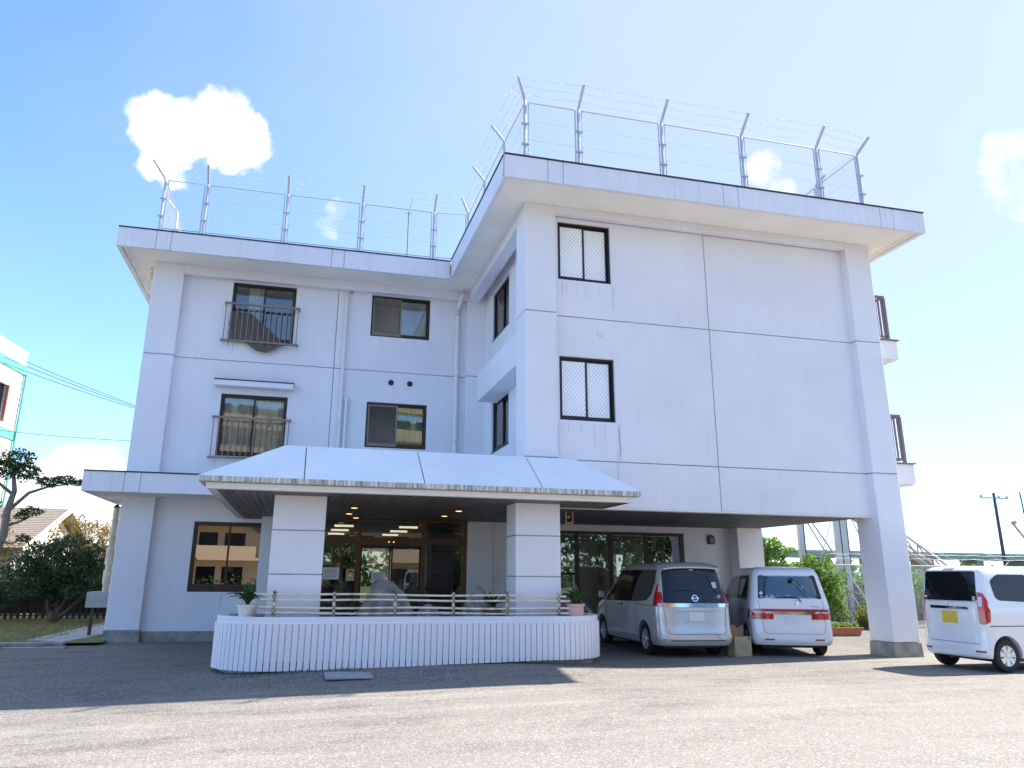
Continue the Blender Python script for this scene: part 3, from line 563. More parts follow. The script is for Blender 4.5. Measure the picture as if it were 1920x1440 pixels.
# bulkhead lamp on the bay wall
lp = MB(); prof = [(-.11, -.13), (.11, -.13), (.11, .05), (.08, .11), (.03, .135), (-.03, .135), (-.08, .11), (-.11, .05)]
lp.add([(x, 0, z) for x, z in prof]+[(x*.8, -.09, z*.82) for x, z in prof], [tuple(range(8, 16))]+[(i, (i+1) % 8, 8+(i+1) % 8, 8+i) for i in range(8)]).obj('bulkhead_lamp', M('dark_brown_housing', (.07, .055, .045), .5), B, loc=(11.27, YE-.001, 2.65), bevel=.006)
MB().box(-.06, .06, -.097, -.088, -.09, .04).obj('lamp_lens', M('smoked_lens', (.20, .17, .14), .3), COL.objects[-1])
# --- entrance canopy
C = MB().box(-1.45, 6.10, 13.60, 13.75, 2.99, 3.02).obj('entrance_canopy', TRIM, B)
# columns
for x0, x1 in ((-.462, .452), (4.0, 4.895)):
    for a, b in ((.02, 1.59), (1.61, 2.345), (2.365, ZS-.002)): MB().box(x0, x1, 14.3, 14.98, a, b).obj('column_block', WALL, C, bevel=.012)
    MB().box(x0+.012, x1-.012, 14.312, 14.968, 0, ZS-.01).obj('column_joint', GROOVE, C)
# soffit planks running front to back
px = -1.40; pm = None; i = 0
while px < 6.05:
    y1 = YLR if px < -.9 else (YE if px < 4.3 else 15.05+(.0 if px > XR0 else 4.85))
    if 4.2 < px: y1 = 15.05
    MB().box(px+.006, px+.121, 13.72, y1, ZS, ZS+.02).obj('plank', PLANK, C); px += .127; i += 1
MB().box(-1.41, 6.06, 13.72, 15.0, ZS+.021, ZS+.03).box(-1.41, 4.3, 15.0, YE, ZS+.021, ZS+.03).box(-1.41, -.9, YE, YLR, ZS+.021, ZS+.03).obj('plank_backing', BLACK, C)
# trim: lower band with bottom lip, upper weathered band
ZC0, ZC1, ZC2, ZC3 = 2.975, 3.075, 3.17, 3.90
MB().box(-1.56, 6.12, 13.58, 13.72, ZC0-.005, ZC1).box(-1.56, -1.41, 13.72, YLR-.01, ZC0-.005, ZC1).box(5.98, 6.12, 13.72, YR+.19, ZC0-.005, ZC1).obj('lower_trim', TRIM, C, bevel=.01)
MB().box(-1.68, 6.24, 13.455, 13.70, ZC1+.003, ZC2).box(-1.68, -1.45, 13.70, YL-.02, ZC1+.003, ZC2).box(6.02, 6.24, 13.70, YR+.18, ZC1+.003, ZC2).obj('weathered_edge', BAND, C, bevel=.012)
# sloping front of glazed panels, hips at both ends
yc0, yc1 = 13.455, 14.55; xa, xb, xc, xd = -1.675, 6.237, -.36, 5.31; th = .03
def slope_pt(x, t): return (x, yc0+(yc1-yc0)*t, ZC2+.002+(ZC3-ZC2)*t)
seams = [.02, 2.10, 4.28]; edges = [(xa, xc)]+[(s, s) for s in seams]+[(xb, xd)]
for (a0, a1), (b0, b1) in zip(edges[:-1], edges[1:]):
    e = .009; A0 = a0+(e if a0 in seams else 0); A1 = a1+(e if a0 in seams else 0); B0 = b0-(e if b0 in seams else 0); B1 = b1-(e if b0 in seams else 0)
    top = [slope_pt(A0, 0), slope_pt(B0, 0), slope_pt(B1, 1), slope_pt(A1, 1)]
    MB().add(top+[(p[0], p[1]+.03, p[2]-.02) for p in top], [(0, 1, 2, 3), (7, 6, 5, 4), (0, 4, 5, 1), (1, 5, 6, 2), (2, 6, 7, 3), (3, 7, 4, 0)]).obj('slope_panel', SLOPE, C, bevel=.004)
MB().add([slope_pt(xa, 0), slope_pt(xb, 0), slope_pt(xd, 1), slope_pt(xc, 1)], [(0, 1, 2, 3)]).obj('slope_backing', BLACK, C, loc=(0, .02, -.014))
tz = ZC3
MB().add([(xa, yc0, ZC2), (xc, yc1, tz), (xc, YLR-.02, tz), (xa, YLR-.02, ZC2)], [(0, 1, 2, 3)]).obj('side_slope_panel', SLOPE, C, loc=(0, 0, .001))
MB().add([(xb, yc0, ZC2), (xb, YR+.18, ZC2), (xd, YR+.18, tz), (xd, yc1, tz)], [(0, 1, 2, 3)]).obj('side_slope_panel', SLOPE, C, loc=(0, 0, .001))
MB().box(xc, XR0+.5, yc1, YLR-.05, tz-.03, tz-.003).box(XR0+.5, xd, yc1, YR+.15, tz-.03, tz-.003).obj('canopy_roof', SLOPE, C)
for i, (x, y) in enumerate([(1.10, 16.62), (1.10, 18.28), (3.36, 16.64), (3.33, 18.2), (1.35, 19.55)]):
    lo = MB().lathe([(.085, 0), (.085, -.006), (.07, -.006)], (0, 0, 0), 18).obj('downlight', M('lamp_ring', (.6, .5, .35), .4), C, loc=(x, y, ZS-.001)); MB().lathe([(.066, -.004), (.066, -.010)], (0, 0, 0), 18).obj('lamp', LAMP, lo)
# --- flues and grey box on the left side wall
FLM = M('beige_flue', (.60, .53, .42), .4, var=.3, metal=.2)
for dx, lb in ((0, 1), (.20, 2)):
    f_ = MB().tube([(-4.72+dx*.55, 22.3+dx, 1.1), (-4.72+dx*.55, 22.3+dx, 3.25)], .075, 16).obj('flue_pipe', FLM, B, smooth='auto')
    for z0, z1, r_ in ((1.32, 1.66, .10), (1.80, 2.20, .105), (2.42, 2.45, .088), (2.9, 2.93, .088)): MB().tube([(-4.72+dx*.55, 22.3+dx, z0), (-4.72+dx*.55, 22.3+dx, z1)], r_, 16).obj('pipe_collar', FLM, f_, smooth='auto')
    MB().tube([(-4.72+dx*.55, 22.3+dx, 3.25), (-4.72+dx*.55, 22.3+dx, 3.33)], [.09, .04], 16).obj('flue_cap', BLACK, f_, smooth='auto')
MB().box(-5.12, -4.11, 22.2, 22.9, .74, 1.12).obj('meter_box', M('grey_box_metal', (.42, .42, .42), .5, var=.2), B, bevel=.01)
MB().box(-5.0, -4.93, 22.3, 22.4, 0, .74).obj('box_leg', M('dark_leg', (.05, .04, .03), .7), B)
MB().lathe([(.02, -.05), (.055, -.03), (.055, .03), (.02, .05)], (-4.92, 22.25, 2.0), 12).obj('red_knob', M('faded_red_plastic', (.42, .12, .09), .5), B)

# ------------------------------------------------------------------ shade net hanging from the third floor guard rail
vs = []; fs = []; N = 30
for i in range(N+1):
    t = i/N; x = -2.25+1.55*t
    top = 8.50 if t < .33 else 8.50-(t-.33)*1.28
    bot = 7.62+.05*math.sin(t*9) if t < .3 else 7.62-.24*math.sin(min(1, (t-.3)/.62)*math.pi)
    if i == 0: bot = 7.52
    for k in range(9):
        s = k/8; z = top+(bot-top)*s; vs.append((x+.01*math.sin(z*30), YLR-.10-.05*s+.025*math.sin(t*40+z*6)+(.0 if z > 7.7 else -.02), z))
for i in range(N):
    for k in range(8): fs.append((i*9+k, (i+1)*9+k, (i+1)*9+k+1, i*9+k+1))
net = MB().add(vs, fs).obj('shade_net', M('grey_brown_netting', (.14, .115, .105), .95, var=.35, vscale=30), smooth=True, label='grey brown netting slumped behind and below the top floor window guard rail', cat='netting')

# ------------------------------------------------------------------ roof fence
def chain_link(mb, p0, p1, z0, z1, pitch=.085, r=.0017):
    p0, p1 = Vector(p0), Vector(p1); L = (p1-p0).length; d = (p1-p0)/L; H = z1-z0; n_ = Vector((-d.y, d.x))
    for sgn in (1, -1):
        k = -H if sgn > 0 else 0
        s = -H
        while s < L:
            a0, b0 = s, s+H           # along at bottom / top for sgn 1
            t0, t1 = 0., 1.
            if a0 < 0: t0 = -a0/H
            if b0 > L: t1 = (L-a0)/H
            if t1 > t0:
                A = a0+t0*H; Bq = a0+t1*H; za, zb = z0+t0*H, z0+t1*H
                if sgn < 0: A, Bq = L-A, L-Bq
                q0, q1 = p0+d*A, p0+d*Bq
                w = Vector((q1.x-q0.x, q1.y-q0.y, zb-za)).normalized(); up_ = w.cross(Vector((n_.x, n_.y, 0)))*r; nn_ = Vector((n_.x, n_.y, 0))*r
                A3, B3 = Vector((q0.x, q0.y, za)), Vector((q1.x, q1.y, zb))
                mb.add([A3+nn_, A3+up_-nn_*.5, A3-up_-nn_*.5, B3+nn_, B3+up_-nn_*.5, B3-up_-nn_*.5], [(0, 1, 4, 3), (1, 2, 5, 4), (2, 0, 3, 5)])
            s += pitch
RF = thing('roof_fence', 'tall galvanised chain link fence with barbed wire running round the edge of the roof', 'fence', (0, 0, 10.05))
ZK, ZF0 = 11.6, 10.22
posts = [((-4.10, 19.70), (-.30, -.30)), ((-3.04, 19.70), (0, -.38)), ((-.97, 19.70), (0, -.38)), ((1.05, 19.70), (0, -.38)), ((3.08, 19.70), (0, -.38)), ((4.06, 19.60), (-.24, -.2)),
         ((4.06, 17.60), (-.32, 0)), ((4.07, 15.62), (-.32, 0)), ((4.10, 13.96), (-.24, -.30)), ((5.33, 13.96), (0, -.40)), ((7.34, 13.96), (0, -.40)), ((9.38, 13.96), (0, -.40)), ((11.40, 13.96), (0, -.40)),
         ((12.57, 13.98), (.2, -.24)), ((12.60, 15.6), (.32, 0)), ((12.60, 17.7), (.32, 0)), ((12.60, 19.8), (.32, 0))]
posts2 = [((-4.10, 19.70), None), ((-4.08, 21.7), (-.32, 0)), ((-4.08, 23.7), (-.32, 0))]
ez = 10.05
def P(x, y, z): return (x, y, z-ez)
def add_post(p, arm, frames=True):
    (x, y) = p
    MB().tube([P(x, y, 10.04), P(x, y, ZK-.02), P(x+arm[0]*.08, y+arm[1]*.08, ZK+.05), P(x+arm[0], y+arm[1], ZK+.40)], .034, 10).obj('post', STEEL, RF, smooth='auto')
    if frames:
        for z in (10.55, 11.05): MB().box(x-.085, x+.085, y-.045, y+.0, z-ez-.018, z-ez+.018).obj('clamp', STEEL, RF)
for p, a in posts+posts2[1:]: add_post(p, a)
link = MB(); barb = MB()
def run(seq):
    for (p, a), (q, b) in zip(seq[:-1], seq[1:]):
        if a is None: a = (-.32, 0)
        d = Vector((q[0]-p[0], q[1]-p[1])).normalized(); f = MB(); o_ = .075
        a3 = (p[0]+d.x*o_, p[1]+d.y*o_); b3 = (q[0]-d.x*o_, q[1]-d.y*o_)
        f.tube([P(*a3, 10.15), P(*a3, ZK), P(*b3, ZK), P(*b3, 10.15)], .019, 8); f.tube([P(*a3, ZF0), P(*b3, ZF0)], .014, 6); f.obj('fence_frame', STEEL, RF)
        chain_link(link, a3, b3, ZF0-ez, ZK-ez)
        for z in (10.68, 11.14): barb.tube([P(*a3, z), P(*b3, z)], .0035, 4)
        for k, s in enumerate((.35, .65, .95)):
            A = Vector(P(p[0]+a[0]*s, p[1]+a[1]*s, ZK+.40*s)); Bv = Vector(P(q[0]+b[0]*s, q[1]+b[1]*s, ZK+.40*s)); n = 26; pts = []
            for i in range(n+1):
                t = i/n; w = A.lerp(Bv, t); w.z += -.05*math.sin(math.pi*t)*(1-.3*k)+.012*math.sin(t*11+k); pts.append(w)
            barb.tube(pts, .0035, 4, cap=False)
            for i in range(1, n): w = pts[i]; dd = Vector((random.uniform(-1, 1), random.uniform(-1, 1), random.uniform(-1, 1))).normalized()*.028; barb.tube([w-dd, w+dd], .003, 3, cap=False)
run(posts); run(posts2)
link.obj('chain_link_mesh', WIRE, RF, kind='stuff'); barb.obj('barbed_wire', WIRE, RF, kind='stuff')
# antenna
an = thing('roof_antenna', 'thin dark antenna mast on the roof behind the chain link fence', 'antenna', (2.62, 22.0, 10.04))
MB().tube([(0, 0, 0), (0, 0, 2.65)], .016, 8).obj('mast', M('dark_mast', (.10, .10, .11), .5), an)
MB().tube([(0, 0, 2.6), (.10, -.1, 3.1)], .006, 6).tube([(-.1, 0, 2.6), (.09, 0, 2.6)], .008, 6).obj('aerial', M('dark_aerial', (.07, .07, .08), .5), an, kind='stuff')

# ------------------------------------------------------------------ planter wall
PL = thing('planter_wall', 'long white curved-end planter wall clad with upright battens in front of the entrance', 'planter', (2.115, 14.9, .15))
pr_ = 1.05; cxl, cxr, cyp = -1.30+pr_, 5.78-pr_, 13.80+pr_
def stadium(r, seg=.105, ox=-2.115, oy=-14.9):
    pts = []; L = cxr-cxl; n = max(2, round(L/seg)); m_ = max(4, round(math.pi*pr_/seg))
    for i in range(n): pts.append((cxl+L*i/n, cyp-r, -math.pi/2))
    for i in range(m_): a = -math.pi/2+math.pi*i/m_; pts.append((cxr+r*math.cos(a), cyp+r*math.sin(a), a))
    for i in range(n): pts.append((cxr-L*i/n, cyp+r, math.pi/2))
    for i in range(m_): a = math.pi/2+math.pi*i/m_; pts.append((cxl+r*math.cos(a), cyp+r*math.sin(a), a))
    return [(x+ox, y+oy, a) for x, y, a in pts]
so, si = stadium(pr_-.03), stadium(pr_-.20)
n = len(so); m = MB(); z0_, z1_ = -.35, .76
m.add([(x, y, z0_+.42) for x, y, _ in so]+[(x, y, z1_) for x, y, _ in so]+[(x, y, z1_) for x, y, _ in si]+[(x, y, .4) for x, y, _ in si],
      [(i, (i+1) % n, n+(i+1) % n, n+i) for i in range(n)]+[(n+i, n+(i+1) % n, 2*n+(i+1) % n, 2*n+i) for i in range(n)]+[(2*n+i, 2*n+(i+1) % n, 3*n+(i+1) % n, 3*n+i) for i in range(n)])
m.obj('wall_core', WALL, PL, smooth='auto', bevel=.012)
sb = stadium(pr_-.13); MB().prism([(x, y) for x, y, _ in sb], -.3, .1).obj('footing', CONC, PL)
so2 = stadium(pr_-.025); m = MB(); m.add([(x, y, .645) for x, y, _ in so2]+[(x, y, .67) for x, y, _ in so]+[(x, y, .0) for x, y, _ in so2], [(i, (i+1) % n, n+(i+1) % n, n+i) for i in range(n)]); m.obj('shadow_line', WALL, PL)
MB().prism([(x, y) for x, y, _ in si], .55, .70).obj('soil', SOIL, PL)
bt = None
for x, y, a in stadium(pr_):
    if bt is None: bt = MB().box(-.0455, .0455, -.0, .035, .02, .655).obj('batten', WALL, PL, bevel=.005)
    else: bt = bt.copy(); COL.objects.link(bt)
    dz_ = max(-.10, min(0, (x-2.2)*.026)); bt.scale.z = (.655-(.02+dz_))/.635; bt.location = (x, y, .655*(1-bt.scale.z)+random.uniform(-.003, .003)); bt.rotation_euler = (0, 0, a+math.pi/2)
# bamboo rail fence
BF = thing('bamboo_fence', 'low pale bamboo rail fence tied with black twine standing on the planter', 'fence', (2.1, 14.08, .85))
px_ = [-.32, .68, 1.74, 2.78, 3.77, 4.76]
for z, a, b in ((1.275, -.62, 4.90), (1.185, -.54, 4.98), (1.055, -.56, 4.98), (.965, -.56, 4.98)):
    rs = []; pts = []; x = a; k = 0
    while x < b:
        zz = z-.85+.008*math.sin(x*2.3+z*9)-.004*x; pts += [(x-2.1, -.03+.006*math.sin(x*3+z), zz), (x+.012-2.1, -.03, zz)]; rs += [.0185, .0225]; x += .012; pts.append((x-2.1+.004, -.03, zz)); rs.append(.0185); x += random.uniform(.20, .30)
    pts.append((b-2.1, -.03, z-.85-.004*b)); rs.append(.0185); MB().tube(pts, rs, 10).obj('rail', BAMB, BF, smooth=True)
for i, x in enumerate(px_):
    MB().tube([(x-2.1, .01, -.1), (x-2.1, .01, .15), (x-2.1, .01, .155), (x-2.1, .01, .46)], [.026, .026, .029, .026], 12).obj('post', BAMB, BF, smooth=True)
    m = MB()
    for z in (1.275, 1.185, 1.055, .965):
        for s in (1, -1):
            zz = z-.85-.004*x; m.tube([(x-2.1-.035*s, -.058, zz-.045), (x-2.1, -.068, zz), (x-2.1+.035*s, -.058, zz+.045)], .0045, 5); m.tube([(x-2.1-.035*s, -.0, zz-.045), (x-2.1-.035*s, -.058, zz-.045)], .0045, 5)
    if i % 2 == 0:
        for q in range(4): m.tube([(x-2.1, -.03, .44), (x-2.1+random.uniform(-.06, .06), -.06, .44+random.uniform(.0, .06))], .006, 5)
    m.obj('lashing', ROPE, BF)

# ------------------------------------------------------------------ foliage
def leaves(name, blobs, n, size, mat, parent=None, flat=.0, **kw):
    """blobs: (x,y,z,rx,ry,rz); random leaf quads near the shell of each blob"""
    vol = np.array([b[3]*b[4]*b[5] for b in blobs])**.7; cnt = np.maximum(1, (n*vol/vol.sum())).astype(int); V = []
    for b, c in zip(blobs, cnt):
        d = rng.normal(size=(c, 3)); d /= np.linalg.norm(d, axis=1)[:, None]; r = rng.uniform(.35, 1, c)**.6
        lump = 1+.22*np.sin(d[:, 0]*5+b[0]*3)*np.cos(d[:, 2]*6+b[1]*2)
        V.append(np.array(b[:3])+d*(r*lump)[:, None]*np.array(b[3:6]))
    Cn = np.concatenate(V); k = len(Cn); s = size*rng.uniform(.55, 1.35, k)[:, None]
    a = rng.normal(size=(k, 3)); a /= np.linalg.norm(a, axis=1)[:, None]; b = rng.normal(size=(k, 3)); b[:, 2] *= 1-flat; b -= a*(a*b).sum(1)[:, None]; b /= np.linalg.norm(b, axis=1)[:, None]
    c = np.cross(a, b)
    pts = np.stack([Cn-a*s, Cn+b*s*.45+c*s*.12, Cn+a*s, Cn-b*s*.45+c*s*.12], 1).reshape(-1, 3)
    me = bpy.data.meshes.new(name); me.from_pydata(pts.tolist(), [], np.arange(4*k).reshape(-1, 4).tolist())
    return mkobj(name, me, mat, parent, **kw)
def branch(mb, p, d, r, L, depth, ends, spread=.5, up=.25, seg=4):
    pts = [Vector(p)]; d = Vector(d).normalized(); rs = [r]
    for i in range(seg):
        d = (d+Vector((random.uniform(-1, 1), random.uniform(-1, 1), random.uniform(-.4, 1)*up))*.22).normalized(); pts.append(pts[-1]+d*L/seg); rs.append(r*(1-.45*(i+1)/seg))
    mb.tube(pts, rs, 7)
    if depth == 0: ends.append(pts[-1]); return
    for k in range(random.choice((2, 3, 3))):
        q = pts[random.randint(2, seg)]; nd = (d+Vector((random.uniform(-1, 1), random.uniform(-1, 1), random.uniform(-.5, .9)))*spread*1.5).normalized(); branch(mb, q, nd, rs[-1]*.85, L*.72, depth-1, ends, spread, up, seg)
    ends.append(pts[-1])
def tree(name, label, loc, blobs, n, size, mat, trunk, cat='tree', group=None, flat=0., barkm=BARK):
    t = thing(name, label, cat, loc, 0, group); tm = MB()
    for (pts, rs) in trunk: tm.tube(pts, rs, 8)
    tm.obj('trunk', barkm, t, smooth=True); leaves('crown', blobs, n, size, mat, t, flat); return t
# round shrub tree on the lawn
random.seed(3); ends = []; tm = MB(); 
for d in ((-.35, .1, 1), (.1, -.2, 1.1), (.45, .1, 1), (-.05, .3, 1), (.8, 0, 1)): branch(tm, (random.uniform(-.06, .06), 0, 0), d, .075, .95, 2, ends, .7)
t = thing('round_shrub_tree', 'dark green round-headed small tree growing on the lawn beside the grey flue pipes', 'tree', (-7.4, 28.2, .05)); tm.tube([(0, 0, -.05), (0, 0, .35)], [.17, .12], 8).obj('trunk', BARK, t, smooth=True)
leaves('crown', [(-.05, 0, 1.75, 1.5, 1.2, .95), (-.75, -.1, 1.35, .95, .8, .7), (.75, 0, 1.45, .95, .9, .75), (.2, 0, 2.25, .9, .8, .5), (-.5, 0, 2.0, .8, .8, .55), (1.1, .1, 1.9, .6, .6, .5)]+[(e.x, e.y, max(.9, e.z), .35, .35, .22) for e in ends[:26]], 15000, .052, LEAFD, t)
# pruned evergreen at the left edge with leaning trunk and cloud-like tufts
t = thing('leaning_pruned_tree', 'pruned evergreen with a bare leaning pale trunk and separate leaf tufts at the left edge', 'tree', (-8.9, 26.0, .05))
tw = MB(); tw.tube([(-.3, 0, 0), (.15, 0, 1.7), (.42, 0, 2.6), (.40, 0, 3.3), (.5, 0, 3.9), (.35, 0, 4.6)], [.15, .13, .11, .10, .075, .04], 10); tw.tube([(.42, 0, 3.3), (.9, 0, 3.85), (1.35, .1, 4.05), (1.9, .1, 4.15)], [.06, .05, .035, .015], 8); tw.tube([(.40, 0, 2.85), (.8, 0, 3.0), (1.05, .0, 3.15)], [.05, .035, .02], 8); tw.tube([(.45, 0, 3.8), (-.2, 0, 4.3), (-.6, 0, 4.4)], [.05, .04, .02], 8); tw.tube([(.38, 0, 2.4), (.7, -.1, 2.35), (1.0, -.1, 2.5)], [.04, .03, .015], 8)
tw.obj('trunk', M('pale_lichen_bark', (.26, .23, .20), .9, var=.4, vscale=10, bump=.5), t, smooth=True)
leaves('crown', [(.45, 0, 4.85, .5, .5, .3), (.75, 0, 4.45, .42, .4, .25), (.1, 0, 4.55, .5, .4, .3), (1.35, .1, 4.2, .36, .35, .17), (1.8, .1, 4.27, .34, .3, .16), (2.15, .1, 4.2, .22, .2, .12), (1.05, 0, 3.3, .34, .3, .15), (.8, 0, 3.15, .2, .2, .12), (-.45, 0, 4.45, .5, .4, .3), (-.4, 0, 3.9, .4, .4, .25), (1.0, -.1, 2.5, .2, .2, .14), (-.1, 0, 3.5, .3, .3, .2)], 5200, .05, leafm('pine_leaf', (.06, .115, .035), (.035, .075, .02)), t)
# autumn trees behind the hedge
def bare_tree(loc, label, h, n, seed, rr):
    random.seed(seed); ends = []; tm = MB()
    for k in range(5): a = k*1.26; branch(tm, (0, 0, h*.28), (math.cos(a)*.6, math.sin(a)*.6, 1), .05, h*.30, 2, ends, .6)
    t = thing('autumn_tree', label, 'tree', loc, 0, 'yellow autumn trees behind the hedge'); tm.tube([(0, 0, -.05), (0, 0, h*.3)], [.12, .08], 8).obj('trunk', M('brown_twig', (.16, .10, .06), .9), t)
    leaves('crown', [(e.x, e.y, e.z, rr, rr, rr*.8) for e in ends], n, .05, LEAFY, t)
bare_tree((-8.1, 33.0, .05), 'sparse yellow autumn tree showing behind the hedge next to the white building', 4.3, 2300, 11, .24)
bare_tree((-10.9, 29.6, .05), 'dense golden yellow autumn tree behind the leaning trunk at the left edge', 4.2, 3600, 5, .40)
bare_tree((-7.2, 34.5, .05), 'thin yellow autumn tree half hidden behind the white building corner and flue', 4.2, 1700, 8, .3)
# hedge along the back of the lawn and the low picket fence in front
random.seed(5)
hb = [(x, 31.4+random.uniform(-.2, .2), random.uniform(.9, 1.6), .75, .55, random.uniform(.75, 1.0)) for x in np.arange(-15, -5.2, .55)]
h = thing('clipped_hedge', 'long dark green hedge along the back of the lawn behind the low fence', 'hedge', (0, 0, 0)); leaves('leaves', hb, 17000, .06, LEAFD, h, kind='stuff'); MB().box(-15.5, -5.4, 31.3, 31.5, 0, 1.2).obj('inner_stems', M('hedge_stems', (.03, .03, .02), 1), h)
t = thing('bright_bush', 'light green bush against the dark hedge at the far left', 'bush', (-10.5, 30.3, .05)); leaves('crown', [(0, 0, 1.35, .55, .5, .5), (.5, 0, 1.0, .5, .5, .6), (-.6, 0, 1.1, .6, .5, .6), (.2, -.2, .6, .9, .4, .5)], 3600, .05, LEAFM, t); MB().tube([(0, 0, 0), (0, 0, 1)], .04, 6).obj('trunk', BARK, t)
t = thing('grey_leaved_bush', 'low dusty green bush at the left edge of the lawn in front of the hedge', 'bush', (-9.7, 28.9, .05)); leaves('crown', [(0, 0, .9, .7, .5, .45), (-.8, 0, .8, .7, .5, .5), (.6, .1, .75, .45, .4, .35)], 3400, .05, leafm('dusty_leaf', (.07, .12, .075), (.045, .085, .05)), t); MB().tube([(0, 0, 0), (0, 0, .8)], .04, 6).obj('trunk', BARK, t)
pf = thing('low_picket_fence', 'low dark picket fence running along the foot of the hedge behind the lawn', 'fence', (0, 30.2, .05)); m = MB()
DW = M('dark_wood', (.045, .038, .03), .9)
for i, x in enumerate(np.arange(-14.5, -5.6, .19)): MB().box(x-.045, x+.045, -.02, .02, 0, .52+random.uniform(-.05, .05)).obj('picket', DW, pf)
MB().box(-14.6, -5.5, .02, .05, .12, .17).box(-14.6, -5.5, .02, .05, .38, .43).obj('rail', DW, pf)
MB().box(-20, -5.4, 30.6, 30.9, .061, .2).obj('low_wall', M('pale_low_wall', (.6, .58, .52), .9), label='low pale concrete strip showing between the pickets behind the lawn', cat='wall')
# grass
def grass():
    n = 26000; x = rng.uniform(-13.5, -5.5, n); y = rng.uniform(20.2, 30, n); h = rng.uniform(.03, .085, n); a = rng.uniform(0, 6.28, n); w = .007
    keep = np.sin(x*2.1)*np.cos(y*1.7)+rng.uniform(-.6, 1.4, n) > -.1; x, y, h, a = x[keep], y[keep], h[keep], a[keep]; k = len(x)
    dx, dy = np.cos(a)*w, np.sin(a)*w; lx, ly = rng.uniform(-.03, .03, k), rng.uniform(-.03, .03, k)
    pts = np.stack([np.stack([x-dx, y-dy, np.full(k, .058)], 1), np.stack([x+dx, y+dy, np.full(k, .058)], 1), np.stack([x+lx, y+ly, .058+h], 1)], 1).reshape(-1, 3)
    me = bpy.data.meshes.new('grass'); me.from_pydata(pts.tolist(), [], np.arange(3*k).reshape(-1, 3).tolist()); mkobj('grass', me, GRASSM, label='thin yellowish grass growing over the lawn beside the building', cat='grass', kind='stuff')
grass()
# weeds and moss along the kerb and planter foot
k = 1500; px0 = np.concatenate([rng.uniform(-9, -4.9, 1300), rng.uniform(-1.0, 1.2, 200)]); py0 = np.concatenate([rng.uniform(19.62, 19.85, 1300), rng.uniform(13.62, 13.78, 200)])
pts = []
for x, y in zip(px0, py0): z = gz(x, y); a = random.uniform(0, 6.28); pts += [(x-.01*math.cos(a), y-.01*math.sin(a), z), (x+.01*math.cos(a), y+.01*math.sin(a), z), (x+random.uniform(-.02, .02), y+random.uniform(-.02, .02), z+random.uniform(.01, .05))]
me = bpy.data.meshes.new('weeds'); me.from_pydata(pts, [], [(3*i, 3*i+1, 3*i+2) for i in range(k)]); mkobj('weeds', me, LEAFM, label='small weeds growing along the kerb and at the planter foot', cat='weeds', kind='stuff')

# potted plants
def strap_plant(name, label, loc, pot, potmat, n, L, wid, seed, lean=1.0):
    random.seed(seed); t = thing(name, label, 'potted plant', loc, 0); r0, r1, hh = pot
    MB().lathe([(r0, 0), (r1*.96, hh*.84), (r1*1.05, hh*.85), (r1*1.07, hh), (r1*.95, hh), (r1*.9, hh-.02)], (0, 0, 0), 28).obj('pot', potmat, t, smooth='auto'); MB().lathe([(r1*.92, hh-.03), (r1*.9, hh-.02)], (0, 0, 0), 20).obj('soil', SOIL, t)
    for k in range(n):
        a = random.uniform(0, 6.28); ln = L*random.uniform(.6, 1.15); out = random.uniform(.2, 1)*lean; vs = []; S = 7
        for i in range(S+1):
            s = i/S; rr = .02+out*ln*.75*s**1.4; z = hh-.02+ln*(s-(.15+.55*out)*s*s); w_ = wid*math.sin(math.pi*min(1, s*.85+.12))**.7
            cx_, cy_ = rr*math.cos(a), rr*math.sin(a); vs += [(cx_-w_*math.sin(a), cy_+w_*math.cos(a), z+.006), (cx_, cy_, z-.008), (cx_+w_*math.sin(a), cy_-w_*math.cos(a), z+.006)]
        fs = [q for i in range(S) for q in ((3*i, 3*i+1, 3*i+4, 3*i+3), (3*i+1, 3*i+2, 3*i+5, 3*i+4))]; MB().add(vs, fs).obj('leaf', random.choice((LEAFD, LEAFM, STRAP)), t, smooth=True)
    return t
STRAP = M('strap_leaf', (.03, .085, .02), .35, col2=(.05, .12, .03), trans=.2)
strap_plant('potted_plant', 'strap-leaved green plant in a cream white pot at the left end of the planter', (-.76, 14.3, .85), (.115, .17, .25), WPOT, 44, .48, .027, 2)
strap_plant('potted_plant', 'broad-leaved green plant in a pale pink pot at the right end of the planter', (5.11, 14.12, .86), (.145, .165, .26), PINKPOT, 36, .42, .040, 4, .8)
strap_plant('potted_plant', 'small plant in a brown pot behind the bamboo fence next to the right column', (3.78, 15.1, .8), (.13, .16, .22), TERRA, 34, .42, .02, 9)
t = thing('planter_shrub', 'low green shrub inside the planter left of the large rock', 'shrub', (.98, 15.0, .8)); leaves('leaves', [(0, 0, .2, .2, .15, .25), (.1, 0, .3, .13, .1, .2), (-.12, 0, .1, .15, .1, .15)], 500, .035, LEAFM, t); MB().tube([(0, 0, 0), (0, 0, .3)], .012, 6).obj('stem', BARK, t)
